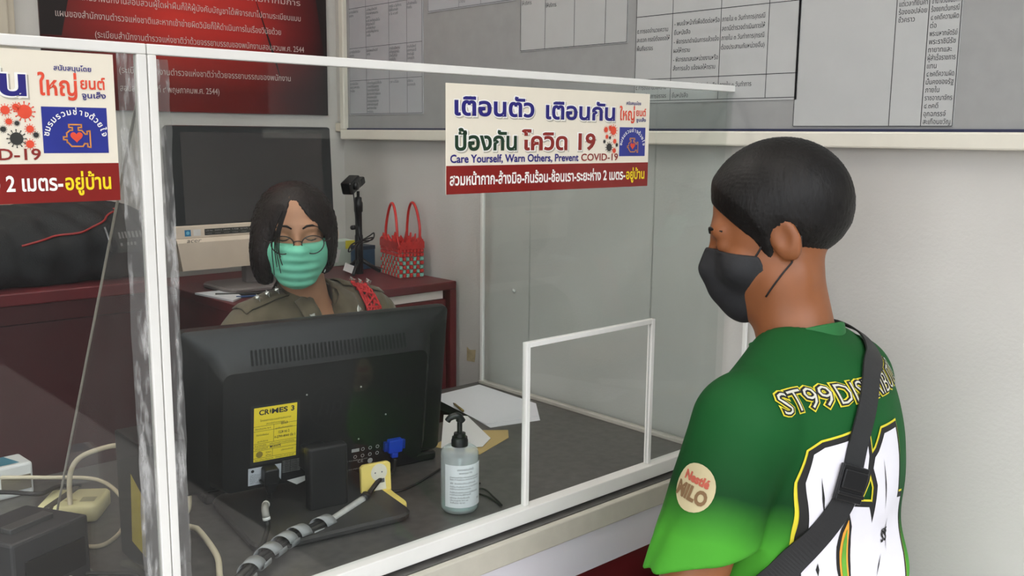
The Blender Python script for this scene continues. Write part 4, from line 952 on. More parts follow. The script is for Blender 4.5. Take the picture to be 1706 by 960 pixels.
# ------------------------------------------------------------------ old monitor on the low cabinet
t = thing('desktop_monitor', 'old monitor with a wide silver chin behind the officer', 'monitor', (1.07, 2.05, 1.0005), 0)
m_sil = mat('silver_plastic', (226, 208, 188), .4, var=.04, scale=30); m_dk = mat('bezel_black', (40, 41, 42), .35, var=.06)
TA = Matrix.Translation((0, 0, .055)) @ Matrix.Rotation(math.radians(-3), 4, 'X')
b = MB(); b.loft([ring_rect(-.208, .202, .075, .318, -.012, .004), ring_rect(-.210, .204, .073, .320, -.006, .006), ring_rect(-.206, .200, .075, .316, .02, .006), ring_rect(-.15, .15, .09, .28, .06, .02)]); b.build('bezel', m_dk, t, M=TA)
b = MB(); b.box((-.178, -.0135, .102), (.176, -.0121, .305)); b.build('display_panel', mat('dark_screen', (62, 58, 58), .16, var=.03, spec=.6), t, M=TA)
b = MB(); b.box((-.207, -.022, .071), (.205, -.012, .0995)); b.build('chin_step', m_sil, t, bevel=.002, M=TA)
b = MB(); b.loft([[(-.206, -.023, .071), (.205, -.023, .071), (.205, .01, .071), (-.206, .01, .071)], [(-.206, -.028, .062), (.205, -.028, .062), (.205, .012, .062), (-.206, .012, .062)], [(-.196, -.024, 0.0), (.196, -.024, 0.0), (.196, .012, 0.0), (-.196, .012, 0.0)]]); b.build('chin', m_sil, t, M=TA)
FA = TA @ frame((0, -.0222, 0), (1, 0, 0), (0, 0, 1))
b = MB(); put(b, FA, 'acer', -.185, .0625, .013, width=.034, z=.0066, shear=.2); b.build('lettering', mat('logo_grey', (110, 106, 100), .4), t)
for nm, xa, xb, c in (('blue_sticker', -.186, -.172, (44, 120, 160)), ('white_sticker', -.166, -.149, (226, 220, 214)), ('spec_sticker', -.140, -.03, (60, 58, 54))):
    s_ = decal(nm, [(xa, .0765), (xb, .0765), (xb, .0905), (xa, .0905)], mat(nm, c, .4), t, .0006, FA)
    if nm == 'spec_sticker':
        b = MB()
        for i, w_ in enumerate(('LCD 5ms', '3000:1', '1440x900', 'USB', 'DVI')):
            put(b, FA, w_, -.137+i*.021, .0852, .0042, width=.016, z=.001, res=1); put(b, FA, 'contrast', -.137+i*.021, .0795, .003, width=.014, z=.001, res=1)
        b.build('lettering', mat('sticker_print', (180, 178, 172), .5), s_)
    if nm == 'blue_sticker':
        b = MB(); circle(b, FA, -.179, .0835, .004, .001, 14); b.build('emblem', mat('sticker_light', (120, 190, 214), .4), s_)
b = MB(); b.rbox((-.03, .01, .0), (.03, .035, .19), .006); b.build('stand_neck', mat('grey_plastic', (120, 112, 110), .45), t)
b = MB(); b.rbox((-.11, -.07, 0), (.11, .09, .012), .03); b.build('stand_base', MATS['grey_plastic'], t)
cable('black lead trailing under the old monitor', [(.93, 1.99, 1.004), (.99, 1.955, 1.004), (1.06, 1.935, 1.004), (1.13, 1.95, 1.004), (1.2, 1.98, 1.004)], .0032, m_cab)
m_bluec = mat('blue_cable', (40, 70, 120), .5)
P = spline([(.95, 1.93, 1.004), (1.0, 1.915, 1.004), (1.08, 1.91, 1.004), (1.16, 1.915, 1.004)], 8)
tag(MB().tube(P, .0026, 8).build('blue_cable', m_bluec, None, True), 'blue lead in front of the old monitor, on the maroon cabinet', 'cable')

# ------------------------------------------------------------------ webcam on a tripod, cartons, woven basket
t = thing('webcam_tripod', 'black webcam on a slim tripod with a coiled lead', 'webcam', (1.372, 2.085, 1.0005), 0)
for k in range(3):
    a = math.radians(100+120*k); MB().tube([(0, 0, .04), (.055*math.cos(a), .055*math.sin(a), .004)], [.006, .0045], 8).build('leg', m_blk, t, True)
MB().lathe([(.0105, .0), (.0105, .10), (.009, .102), (.009, .16), (.0115, .162), (.0115, .185), (.009, .19), (.009, .198), (.004, .2), (.004, .214)], 16).build('column', m_blk, t, True)
MB().tube([(-.012, -.004, .122), (-.026, -.008, .122)], .006, 8).build('knob', m_blk, t, True)
wm = Matrix.Translation((-.024, -.006, .232)) @ Matrix.Rotation(math.radians(30), 4, 'Z') @ Matrix.Rotation(math.radians(-22), 4, 'Y')
b = MB(); b.rbox((-.03, -.016, -.016), (.026, .016, .016), .006, wm); b.build('camera_body', m_blk2, t, bevel=.002)
b = MB(); b.rbox((-.004, -.011, -.009), (.03, .011, .009), .004, wm @ Matrix.Translation((.028, 0, -.012))); b.build('clip', m_blk, t, bevel=.002)
b = MB(); b.lathe([(.010, 0), (.010, .006), (.006, .0065)], 16, wm @ Matrix.Translation((-.008, -.016, 0)) @ Matrix.Rotation(math.radians(90), 4, 'X')); b.build('lens', m_blk2, t, True)
b = MB(); b.tube(spline([(-.02, -.008, .215), (-.019, -.012, .18), (-.017, -.014, .14), (-.012, -.016, .11), (-.004, -.016, .09), (.02, -.016, .098), (.036, -.016, .105), (.03, -.016, .088), (-.01, -.015, .086), (-.035, -.016, .078), (-.042, -.016, .062), (-.026, -.016, .068), (-.008, -.015, .085), (.03, -.018, .094), (.02, -.016, .085), (-.012, -.016, .075), (-.016, -.018, .03), (-.03, -.024, .004)], 7), .0018, 6); b.build('lead', m_cab, t, True)
b = MB(); b.rbox((-.014, -.001, -.010), (.014, .001, .010), .0005, Matrix.Translation((-.052, -.03, .022)) @ Matrix.Rotation(.4, 4, 'Y')); b.build('lead_tag', m_whi, t)
t = thing('carton', 'pale green carton with a yellow corner behind the webcam tripod', 'box', (1.405, 2.27, 1.0005), 0)
MB().box((-.075, -.03, 0), (.062, .03, .068)).build('carton', mat('pale_green_card', (206, 220, 206), .5, var=.05), t, bevel=.002)
b = MB(); b.box((.025, -.0312, .046), (.0625, -.0302, .0685)); b.build('yellow_corner', mat('yellow_card', (226, 214, 60), .5), t)
b = MB(); b.add([(-.06, -.0306, .03), (-.02, -.0306, .05), (.01, -.0306, .045), (.0, -.0306, .01), (-.04, -.0306, .012)], [(0, 1, 2, 3, 4)]); b.build('white_print', m_whi, t)
t = thing('carton', 'small dark blue box between the webcam tripod and the woven basket', 'box', (1.440, 2.17, 1.0005), math.radians(8))
MB().box((-.022, -.025, 0), (.022, .025, .062)).build('carton', mat('blue_card', (52, 84, 112), .5, var=.06), t, bevel=.002)
b = MB(); b.box((-.0225, -.0255, .052), (.0225, .0255, .0625)); b.build('lid', mat('navy_card', (38, 54, 74), .5), t, bevel=.001)
# basket
t = thing('woven_basket', 'small red and teal woven basket with two loop handles', 'basket', (1.449, 2.003, 1.0005), math.radians(-13))
m_red = mat('red_strap', (196, 44, 38), .3, var=.1); m_teal = mat('teal_strap', (126, 190, 172), .3, var=.1)
hx, hy = .033, .060
def basket():
    red, teal, rim = MB(), MB(), MB()
    def cell(mb, M, u0, u1, z0, z1, lift):
        m_ = .0006; uc, zc = (u0+u1)/2, (z0+z1)/2
        mb.add([(u0+m_, z0+m_, .0), (u1-m_, z0+m_, .0), (u1-m_, z1-m_, .0), (u0+m_, z1-m_, .0), (uc-(u1-u0)*.3, zc-(z1-z0)*.3, lift), (uc+(u1-u0)*.3, zc-(z1-z0)*.3, lift), (uc+(u1-u0)*.3, zc+(z1-z0)*.3, lift), (uc-(u1-u0)*.3, zc+(z1-z0)*.3, lift)],
               [(0, 1, 5, 4), (1, 2, 6, 5), (2, 3, 7, 6), (3, 0, 4, 7), (4, 5, 6, 7)], M)
    faces = [((-hx, -hy), (1, 0, 0), 2*hx, 7), ((hx, -hy), (0, 1, 0), 2*hy, 12), ((hx, hy), (-1, 0, 0), 2*hx, 7), ((-hx, hy), (0, -1, 0), 2*hy, 12)]
    for (ox, oy), ex, L, n in faces:
        M = frame((ox, oy, 0), ex, (0, 0, 1))
        for i in range(n):
            for j in range(8):
                s0 = L*i/n; s1 = L*(i+1)/n; z0 = .0105*j; z1 = z0+.0105
                tl = (i+j) % 2 == 0 and j < 6 and not (j == 5 and i % 4)
                cell(teal if tl else red, M, s0, s1, z0, z1, .0022 if tl else .003)
        k = max(2, n//3)
        for i in range(k*2):       # pointed folded rim
            s0 = L*i/(2*k); s1 = L*(i+1.15)/(2*k); zt = .094+(.012 if i % 2 else .002)
            rim.add([(s0, .080, .001), (s1, .080, .001), ((s0+s1)/2, zt, .0045), (s0, .080, -.002), (s1, .080, -.002), ((s0+s1)/2, zt, .0)], [(0, 1, 2), (5, 4, 3), (0, 2, 5, 3), (1, 4, 5, 2), (0, 3, 4, 1)], M)
            rim.add([(s0, .072, .004), (s1, .074, .004), (s0+(s1-s0)*.9, .092, .006), (s0+(s1-s0)*.3, .090, .006)], [(0, 1, 2, 3)], M)
    red.box((-hx, -hy, 0), (hx, hy, .002))
    red.build('red_weave', m_red, t); teal.build('teal_weave', m_teal, t); rim.build('pointed_rim', m_red, t)
    for sx in (-1, 1):
        P = spline([(sx*hx*.9, -.040, .07), (sx*hx*.95, -.044, .12), (sx*hx*.9, -.028, .168), (sx*hx*.85, -.004, .186), (sx*hx*.85, .018, .166), (sx*hx*.9, .034, .12), (sx*hx*.9, .036, .07)], 7)
        MB().tube(P, .0036, 8).build('handle', m_red, t, True)
basket()

# ------------------------------------------------------------------ slumped black bag on the tall cupboard
def bagf(P):
    d = smin(ell(P, (-.02, 0, .055), (.36, .12, .06)), ell(P, (.19, .01, .085), (.15, .12, .062)), .05)
    d = smin(d, ell(P, (.02, .0, .085), (.22, .11, .052)), .05)
    d = smin(d, rbx(P, (.0, 0, .045), (.31, .125, .045), .03), .03)
    x, y, z = P[..., 0], P[..., 1], P[..., 2]
    d = d+.004*np.sin(x*42+3*np.sin(y*30)+z*25)*np.sin(z*60+x*11)+.0025*np.sin(x*90+y*70)
    return np.maximum(d, -z+.0005)
m_bag = mat('black_nylon', (16, 17, 20), .7, var=.2, scale=25, bump=.25, bscale=400)
t = thing('travel_bag', 'slumped black travel bag with red piping on the tall cupboard', 'bag', (.47, 2.02, 1.0705))
sculpt('bag_body', bagf, (-.42, -.17, -.01), (.40, .17, .17), .007, m_bag, t)
def onbag(pts, eps=.002):
    q = trace(bagf, [(x, -.3, z) for x, z in pts], (0, 1, 0)); return [(p[0], p[1]-eps, p[2]) for p in q]
P = spline([(.045, .080), (.10, .093), (.15, .099), (.19, .112), (.225, .128), (.25, .134)], 8)
MB().tube(onbag([(p[0], p[1]) for p in [(q.x, q.y) for q in [Vector((a[0], a[1], 0)) for a in P]]]), .0022, 6).build('red_piping', mat('piping_red', (150, 40, 40), .5), t, True) if False else None
pp = [(.045, .080), (.10, .093), (.15, .099), (.19, .112), (.225, .128), (.25, .134)]
pp2 = [(Vector(a+(0,))).to_tuple() for a in pp]; sp_ = spline(pp2, 8)
MB().tube(onbag([(q.x, q.y) for q in sp_]), .0022, 6).build('piping', mat('piping_red', (150, 40, 40), .5), t, True)
MB().tube(onbag([(.198, .105), (.20, .09), (.202, .075), (.204, .058)]), .0025, 6).build('zip_pull', mat('zip_grey', (120, 120, 122), .4, .5), t, True)
b = MB()
for i in range(9):
    for r_, (h0, h1) in enumerate(((.082, .094), (.068, .074))):
        if r_ and i in (1, 5): continue
        x = .222+.0075*i; q = onbag([(x, h0), (x+.0045, h0), (x+.0045, h1), (x, h1)], .0015); b.add(q, [(0, 1, 2, 3)])
b.build('woven_tag', mat('tag_grey', (120, 120, 120), .6), t)
# ------------------------------------------------------------------ the officer behind the counter
m_skin = mat('skin_light', (190, 140, 108), .5, var=.05, scale=30)
m_skin2 = mat('skin_brown', (142, 86, 50), .48, var=.06, scale=30)
def hair_mat(name, c):
    return mat(name, c, .5, var=.35, scale=60, bump=.25, spec=.3, bscale=220, stretch=(1, 1, .25))
m_hair = hair_mat('dark_brown_hair', (34, 26, 24)); m_hair2 = hair_mat('black_hair', (20, 18, 17))
m_uni = mat('khaki_brown_uniform', (102, 92, 72), .75, var=.08, scale=60, bump=.2, bscale=1200, sheen=.15)
OO = (.995, 1.682, 0); OZ = math.radians(187)
T = thing('person', 'person in brown uniform, glasses and green mask, looking down behind the monitor', 'person', OO, OZ)
OT = Matrix.Translation(OO) @ Matrix.Rotation(OZ, 4, 'Z')
sculpt('body', officer_skin, (-.30, -.13, .56), (.31, .42, 1.30), .0045, m_skin, T)
shirt = sculpt('uniform_shirt', officer_shirt, (-.31, -.15, .49), (.31, .16, 1.10), .0045, m_uni, T)
sculpt('hair', officer_hair, (-.10, -.13, .98), (.20, .22, 1.30), .0032, m_hair, T)
m_mask = mat('green_mask', (136, 230, 196), .7, var=.03, scale=40, bump=.05, bscale=600)
mask = sculpt('face_mask', officer_mask, (-.10, -.02, .98), (.18, .22, 1.20), .0026, m_mask, T)
# trousers and legs, hidden below the counter
def o_legs(P):
    d = ell(P, (0, -.01, .55), (.155, .115, .10))
    for s in (-1, 1):
        d = smin(d, cap(P, (s*.08, .0, .53), (s*.09, .36, .53), .075, .055), .05); d = smin(d, cap(P, (s*.09, .36, .53), (s*.09, .34, .10), .055, .040), .02)
    return d
sculpt('trousers', o_legs, (-.24, -.16, .04), (.24, .46, .68), .01, m_uni, T)
for s in (-1, 1): sculpt('shoe', lambda P: np.maximum(ell(P, (s*.09, .39, .035), (.045, .12, .05)), .002-P[..., 2]), (s*.09-.06, .25, -.01), (s*.09+.06, .53, .10), .006, m_blk, T)
def HM(s=OHS): # head axes -> officer axes
    M = Matrix.Identity(4)
    for i in range(3):
        for j in range(3): M[i][j] = OHR[i][j]*s
        M[i][3] = OHC[i]
    return M
OH = HM()
def on_head(pts, eps=.001, fn=officer_skin):
    q = np.array([tuple(OH @ Vector((x, .30, z))) for x, z in pts]); d = np.array((OH.to_3x3() @ Vector((0, -1, 0))).normalized())
    return [tuple(np.array(p)-d*eps) for p in trace(fn, q, d)]
for s in (-1, 1):
    b = MB(); b.tube(on_head([(s*x, z) for x, z in ((.012, .030), (.022, .036), (.034, .037), (.046, .031))], .0008), [.0015, .0022, .002, .001], 6); b.build('eyebrow', m_hair, T, True)
    b = MB(); b.tube(on_head([(s*x, z) for x, z in ((.017, .007), (.024, .003), (.032, .0018), (.040, .004), (.046, .008))], .0006), [.0006, .0011, .0012, .0012, .0007], 6); b.build('eyelash_line', mat('lash_black', (22, 16, 14), .5), T, True)
# glasses
m_gl = mat('glasses_frame', (46, 36, 34), .25, coat=.3)
b = MB(); Y0 = .112
for s in (-1, 1):
    pts = [tuple(OH @ Vector((s*.033+.0245*math.cos(2*PI*k/32), Y0-.10*abs(s*.033+.0245*math.cos(2*PI*k/32))**1.0*1.0-.004, -.002+.0205*math.sin(2*PI*k/32)+.0012*math.cos(4*PI*k/32)))) for k in range(32)]
    b.tube(pts, .0011, 6, closed=True)
    c_ = Vector((s*.033, Y0-.0073, -.002))
    L = MB(); L.add([tuple(OH @ Vector((s*.033+.0235*math.cos(2*PI*k/24), Y0-.10*abs(s*.033+.0235*math.cos(2*PI*k/24))-.0042, -.002+.0195*math.sin(2*PI*k/24)))) for k in range(24)], [tuple(range(24))]); L.build('lens', acrylic('lens_glass', tint=(.96, .96, .96), dust=.0), T)
    P = spline([(s*.0575, Y0-.0098, .004), (s*.070, .085, .004), (s*.078, .03, .004), (s*.079, -.01, .0)], 5); b.tube([tuple(OH @ p) for p in P], .0013, 6)
b.tube([tuple(OH @ Vector(p)) for p in spline([(-.0095, Y0-.006, .003), (-.004, Y0-.003, .006), (.004, Y0-.003, .006), (.0095, Y0-.006, .003)], 4)], .0012, 6)
b.build('glasses', m_gl, T, True)
# hair strands falling over the mask, mask ear loops
for k, (x0, x1, z1) in enumerate(((.050, .046, -.052), (.047, .038, -.066), (.044, .034, -.048), (.056, .052, -.07), (.041, .0375, -.03))):
    pts = [tuple(OH @ Vector(p)) for p in spline([(x0*.55, .102, .075), (x0*.9, .108, .03), (x0, .104, -.01), (x1, .108, z1)], 7)]
    n = len(pts); b = MB(); b.tube(pts, [.0016*(1-.7*i/n)+.0002 for i in range(n)], 5); b.build('hair_strand', m_hair, T, True)
for s in (-1, 1):
    for z in (-.012, -.085):
        b = MB(); b.tube([tuple(OH @ Vector(p)) for p in spline([(s*.062, .040, z), (s*.074, .015, z*.7), (s*.078, -.008, 0)], 4)], .0011, 6); b.build('ear_loop', mat('loop_white', (228, 232, 228), .6), T, True)
# collar flaps, epaulettes, stars, pins, lanyard
def on_front(pts, eps, fn=officer_shirt, d=(0, -1, 0), y0=.5):
    q = trace(fn, [(x, y0, z) for x, z in pts], d); return [(p[0], p[1]+eps, p[2]) for p in q]
def on_top(pts, eps, fn=officer_shirt):
    q = trace(fn, [(x, y, 1.4) for x, y in pts], (0, 0, -1)); return [(p[0], p[1], p[2]+eps) for p in q]
def patch(grid_pts, th, nrm):
    """grid of points (rows x cols) -> thin solid"""
    R_, C_ = len(grid_pts), len(grid_pts[0]); b = MB(); n = R_*C_
    v = [p for r in grid_pts for p in r]; v += [tuple(Vector(p)+Vector(nrm)*th) for p in v]; f = []
    for i in range(R_-1):
        for j in range(C_-1):
            a = i*C_+j; f.append((a, a+1, a+C_+1, a+C_)); a += n; f.append((a, a+C_, a+C_+1, a+1))
    loop = [j for j in range(C_)]+[i*C_+C_-1 for i in range(1, R_)]+[(R_-1)*C_+j for j in range(C_-2, -1, -1)]+[i*C_ for i in range(R_-2, 0, -1)]
    for k in range(len(loop)): a, c = loop[k], loop[(k+1) % len(loop)]; f.append((a, c, c+n, a+n))
    b.add(v, f); return b
m_silver = mat('silver_badge', (226, 226, 220), .22, .85, var=.05)
def star(mb, M, r):
    n = 8; v = [(0, 0, r*.55)]
    for k in range(2*n):
        rr = r if k % 4 == 0 else (r*.78 if k % 2 == 0 else r*.34); a = PI*k/n; v.append((rr*math.cos(a), rr*math.sin(a), 0))
    mb.add(v, [(0, 1+k, 1+(k+1) % (2*n)) for k in range(2*n)]+[tuple(range(2*n, 0, -1))], M)
for s in (-1, 1):
    quad = [(s*.030, 1.060), (s*.074, 1.036), (s*.066, .962), (s*.014, 1.002)]
    g = []
    for i in range(7):
        row = []
        for j in range(7):
            u, v = i/6, j/6; a = Vector(quad[0]).lerp(Vector(quad[1]), u); c = Vector(quad[3]).lerp(Vector(quad[2]), u); p = a.lerp(c, v); row.append((p.x, p.y))
        q = on_front(row, .0065); g.append([(p[0], p[1]+.003*math.sin(PI*k_/6), p[2]) for k_, p in enumerate(q)])
    patch(g, .003, (0, 1, 0)).build('collar_flap', m_uni, T, True)
    c0 = on_front([(s*.054, 1.003)], .0095)[0]
    b = MB(); A = Matrix.Translation(c0) @ frame((0, 0, 0), (-1, 0, 0), (0, 0, 1)) @ Matrix.Rotation(math.radians(28*s), 4, 'Z')
    b.add([(x, y, 0) for x, y in ((0, -.014), (.0065, -.002), (.004, .004), (.0075, .010), (0, .012), (-.005, .015), (-.0035, .004), (-.007, -.001))]+[(0, -.002, .004)], [(k, (k+1) % 8, 8) for k in range(8)]+[tuple(range(7, -1, -1))], A)
    b.build('collar_badge', m_silver, T)
    g = [on_top([(s*x, y+.012*(x-.06)) for y in (-.028, -.012, .004, .020)], .003) for x in (.062, .08, .10, .12, .14, .158, .172)]
    patch(g, .003, (0, 0, 1)).build('epaulette', m_uni, T, True)
    for x in (.094, .116, .138):
        p = on_top([(s*x, .010)], .0125)[0]; b = MB(); star(b, Matrix.Translation(p) @ Matrix.Rotation(math.radians(-48), 4, 'X'), .0105); b.build('rank_star', m_silver, T)
p = on_front([(.062, .945)], .004)[0]; b = MB(); star(b, Matrix.Translation(p) @ Matrix.Rotation(math.radians(-90), 4, 'X'), .008); b.build('chest_badge', m_silver, T)
for z in (.955, .90):
    p = on_front([(.002, z)], .002)[0]; b = MB(); b.lathe([(.0055, 0), (.005, .002), (0, .0022)], 14, Matrix.Translation(p) @ Matrix.Rotation(math.radians(-90), 4, 'X')); b.build('button', mat('button_brown', (70, 62, 48), .4), T, True)
g = [on_front([(x, z) for x in (-.004, .012)], .0028) for z in [.985-.03*k for k in range(8)]]
patch(g, .0015, (0, 1, 0)).build('button_placket', m_uni, T)
m_lan = mat('red_cord', (206, 40, 44), .6, var=.12, scale=120)
b = MB(); N = 46
def lan(u, w):     # u along the cord, w across; over the shoulder and down the front
    x = -.108-.010*u
    if u < .25: q = on_top([(x+w*.020, .010+u*.12)], .008)[0]; return Vector(q)
    z = 1.012-(u-.25)*.15; return Vector(on_front([(x+w*.021, z)], .009)[0])
for k in range(9):
    pts = []
    for i in range(N):
        u = i/(N-1); ph = (u*5+k/9*2) % 2; w = ph-1 if k % 2 == 0 else 1-ph; w = math.sin(w*PI/2); pts.append(lan(u, w)+Vector((0, .003*math.sin(u*40+k), .002*math.cos(u*40+k))))
    b.tube([tuple(p) for p in pts], .0023, 6)
b.build('red_lanyard', m_lan, T, True)
# her chair
t = thing('office_chair', 'black office chair the officer sits on, its back behind her shoulders', 'chair', (.995, 1.682, 0), OZ)
b = MB(); b.rbox((-.22, -.10, .40), (.22, .30, .452), .06); b.build('seat', m_blk, t, True).modifiers.new('e', 'EDGE_SPLIT').split_angle = math.radians(45)
g = [[(x, -.118-.008*(1-(x/.2)**2), z) for x in [-.20+.04*i for i in range(11)]] for z in [.56+.045*k for k in range(10)]]
g = [[(x*(1-.25*max(0, (z-.86)/.11)**2), y, z-(.02*(abs(x)/.2)**3 if z > .9 else 0)) for x, y, z in r] for r in g]
patch(g, .014, (0, 1, 0)).build('backrest', mat('chair_black', (34, 35, 36), .6, var=.1), t, True)
MB().tube([(0, .08, .40), (0, .08, .09)], .025, 12).build('gas_post', m_blk, t, True)
b = MB(); b.tube([(0, -.04, .41), (0, -.112, .46), (0, -.112, .60)], .016, 8); b.build('back_bracket', m_blk, t, True)
for k in range(5):
    a = 2*PI*k/5+.3; b = MB(); b.tube([(0, .08, .09), (.2*math.cos(a), .08+.2*math.sin(a), .065)], [.022, .014], 8); b.ball((.2*math.cos(a), .08+.2*math.sin(a), .0285), (.028, .028, .028)); b.build('leg', m_blk, t, True)
# ------------------------------------------------------------------ the visitor in the green jersey
MO = (1.183, .680, 0); MZ = math.radians(6)
T = thing('person', 'person in green and white jersey with black mask and cross-body strap, facing the screen', 'person', MO, MZ)
MT = Matrix.Translation(MO) @ Matrix.Rotation(MZ, 4, 'Z')
m_jer = bpy.data.materials.new('green_jersey'); m_jer.use_nodes = True
nt = m_jer.node_tree; p_ = nt.nodes['Principled BSDF']; p_.inputs['Roughness'].default_value = .7; p_.inputs['Specular IOR Level'].default_value = .2
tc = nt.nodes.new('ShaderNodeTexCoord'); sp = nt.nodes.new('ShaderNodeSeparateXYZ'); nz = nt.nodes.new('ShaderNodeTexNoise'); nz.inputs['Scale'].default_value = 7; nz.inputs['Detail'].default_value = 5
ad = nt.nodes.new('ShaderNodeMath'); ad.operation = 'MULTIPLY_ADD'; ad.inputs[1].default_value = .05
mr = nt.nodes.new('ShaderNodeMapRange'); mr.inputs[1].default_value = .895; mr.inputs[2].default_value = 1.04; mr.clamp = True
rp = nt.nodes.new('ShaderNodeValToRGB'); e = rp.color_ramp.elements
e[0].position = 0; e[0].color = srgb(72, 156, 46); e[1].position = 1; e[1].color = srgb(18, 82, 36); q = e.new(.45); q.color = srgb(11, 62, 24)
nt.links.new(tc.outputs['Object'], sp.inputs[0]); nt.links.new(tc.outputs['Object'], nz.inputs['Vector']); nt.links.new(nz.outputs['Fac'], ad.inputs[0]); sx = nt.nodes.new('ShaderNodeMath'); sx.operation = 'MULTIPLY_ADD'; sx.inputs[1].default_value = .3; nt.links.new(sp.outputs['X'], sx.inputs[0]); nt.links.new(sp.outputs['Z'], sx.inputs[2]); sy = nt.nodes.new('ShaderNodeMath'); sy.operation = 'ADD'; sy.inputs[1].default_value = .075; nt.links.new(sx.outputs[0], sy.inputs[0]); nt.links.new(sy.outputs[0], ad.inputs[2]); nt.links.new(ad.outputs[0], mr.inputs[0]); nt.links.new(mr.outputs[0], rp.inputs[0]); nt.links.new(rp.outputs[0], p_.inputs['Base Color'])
body = sculpt('body', man_skin, (-.36, -.16, .48), (.32, .40, 1.38), .0045, m_skin2, T)
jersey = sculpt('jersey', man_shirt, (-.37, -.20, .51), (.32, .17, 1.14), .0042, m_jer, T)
sculpt('hair', man_hair, (-.12, -.08, 1.12), (.12, .22, 1.40), .003, m_hair2, T)
sculpt('face_mask', man_mask, (-.12, .02, 1.05), (.12, .26, 1.28), .003, mat('black_mask', (34, 35, 38), .7, var=.06, bump=.1, bscale=500), T)
def MHM():
    M = Matrix.Identity(4)
    for i in range(3):
        for j in range(3): M[i][j] = MHR[i][j]*MHS
        M[i][3] = MHC[i]
    return M
MH = MHM()
for s in (-1, 1):
    q = np.array([tuple(MH @ Vector((s*x, .3, z))) for x, z in ((.012, .030), (.024, .037), (.036, .037), (.048, .030))]); d = np.array((MH.to_3x3() @ Vector((0, -1, 0))).normalized())
    b = MB(); b.tube([tuple(p-d*.001) for p in trace(man_skin, q, d)], [.002, .003, .0028, .0012], 6); b.build('eyebrow', m_hair2, T, True)
    b = MB(); c_ = tuple(MH @ Vector((s*.031, .0752, .010))); b.ball(c_, .0098); b.build('eye', mat('eye_white', (220, 214, 206), .2), T, True)
    b = MB(); c_ = tuple(MH @ Vector((s*.031, .0815, .009))); b.ball(c_, .0045); b.build('iris', mat('iris_dark', (30, 20, 14), .15), T, True)
sculpt('collar', man_collar, (-.10, -.10, 1.0), (.12, .16, 1.18), .003, mat('collar_green', (28, 104, 48), .7), T)
# trousers, shoes
def m_legs(P):
    d = rbx(P, (0, -.03, .53), (.16, .12, .075), .07)
    for s in (-1, 1):
        d = smin(d, cap(P, (s*.08, -.02, .53), (s*.16, .215, .525), .082, .062), .05); d = smin(d, cap(P, (s*.16, .215, .525), (s*.15, .16, .10), .060, .046), .02)
    return d
sculpt('trousers', m_legs, (-.27, -.20, .04), (.27, .34, .64), .01, mat('dark_trousers', (40, 42, 50), .8, var=.1), T)
for s in (-1, 1): sculpt('shoe', lambda P: np.maximum(ell(P, (s*.155, .205, .035), (.048, .10, .055)), .002-P[..., 2]), (s*.155-.07, .08, -.01), (s*.155+.07, .32, .11), .007, mat('grey_shoe', (70, 70, 72), .6), T)
t = thing('stool', 'low round stool under the visitor, below the photo edge', 'stool', (1.186, .640, 0), 0)
MB().lathe([(.0, .435), (.155, .435), (.165, .445), (.155, .4545), (0, .4545)], 32).build('seat', m_mardk, t, True)
for k in range(4):
    a = PI/4+PI/2*k; MB().tube([(.10*math.cos(a), .10*math.sin(a), .436), (.15*math.cos(a), .15*math.sin(a), .0)], .011, 8).build('leg', MATS['grey_metal'], t, True)
# ------------------------------------------------------------------ prints on the jersey, strap
def tri_patch(v2, faces, maxe=.009):
    bm = bmesh.new(); vs = [bm.verts.new((p[0], p[1], 0)) for p in v2]
    for f in faces:
        if len(set(f)) == len(f) and len(f) > 2:
            try: bm.faces.new([vs[i] for i in f])
            except ValueError: pass
    bmesh.ops.triangulate(bm, faces=bm.faces)
    for _ in range(7):
        E = [e for e in bm.edges if e.calc_length() > maxe]
        if not E: break
        bmesh.ops.subdivide_edges(bm, edges=E, cuts=1); bmesh.ops.triangulate(bm, faces=[f for f in bm.faces if len(f.verts) > 3])
    bm.verts.index_update(); v = [(p.co.x, p.co.y) for p in bm.verts]; f = [tuple(q.index for q in p.verts) for p in bm.faces]; bm.free(); return v, f
def grad(fn, P, e=.002):
    d = fn(P); g = np.stack([fn(P+np.eye(3)[k]*e)-fn(P-np.eye(3)[k]*e) for k in range(3)], 1); return d, g/np.maximum(np.linalg.norm(g, axis=1, keepdims=True), 1e-6)
def project(fn, P, n=12):
    P = np.array(P, float)
    for _ in range(n): d, g = grad(fn, P); P = P-.8*d[:, None]*g
    return P
def on_back(mb, v2, faces, eps, maxe=.009):
    v, f = tri_patch(v2, faces, maxe)
    q = trace(man_shirt, [(x, -.45, z) for x, z in v], (0, 1, 0), 80, .6); d, g = grad(man_shirt, q)
    mb.add([tuple(p) for p in q+g*eps], f)
def grow(poly, r):
    n = len(poly); A = sum(poly[i][0]*poly[(i+1) % n][1]-poly[(i+1) % n][0]*poly[i][1] for i in range(n)); s = 1 if A > 0 else -1; out = []
    for i in range(n):
        p, a, b = Vector(poly[i]), Vector(poly[i-1]), Vector(poly[(i+1) % n]); d0 = (p-a).normalized(); d1 = (b-p).normalized()
        n0 = Vector((d0.y, -d0.x))*s; n1 = Vector((d1.y, -d1.x))*s; m = (n0+n1); m = m.normalized() if m.length > .1 else n0
        k = min(r/max(m.dot(n0), .45), 2*r); q = p+m*k; out.append((q.x, q.y))
    return out
m_jw = mat('jersey_white', (224, 222, 228), .75, var=.03, scale=20); m_jk = mat('jersey_black', (26, 26, 24), .75); m_jy = mat('jersey_yellow', (222, 208, 50), .75, var=.05); m_jo = mat('jersey_orange', (232, 160, 56), .75); m_jg = mat('jersey_light_green', (96, 160, 52), .75, var=.1)
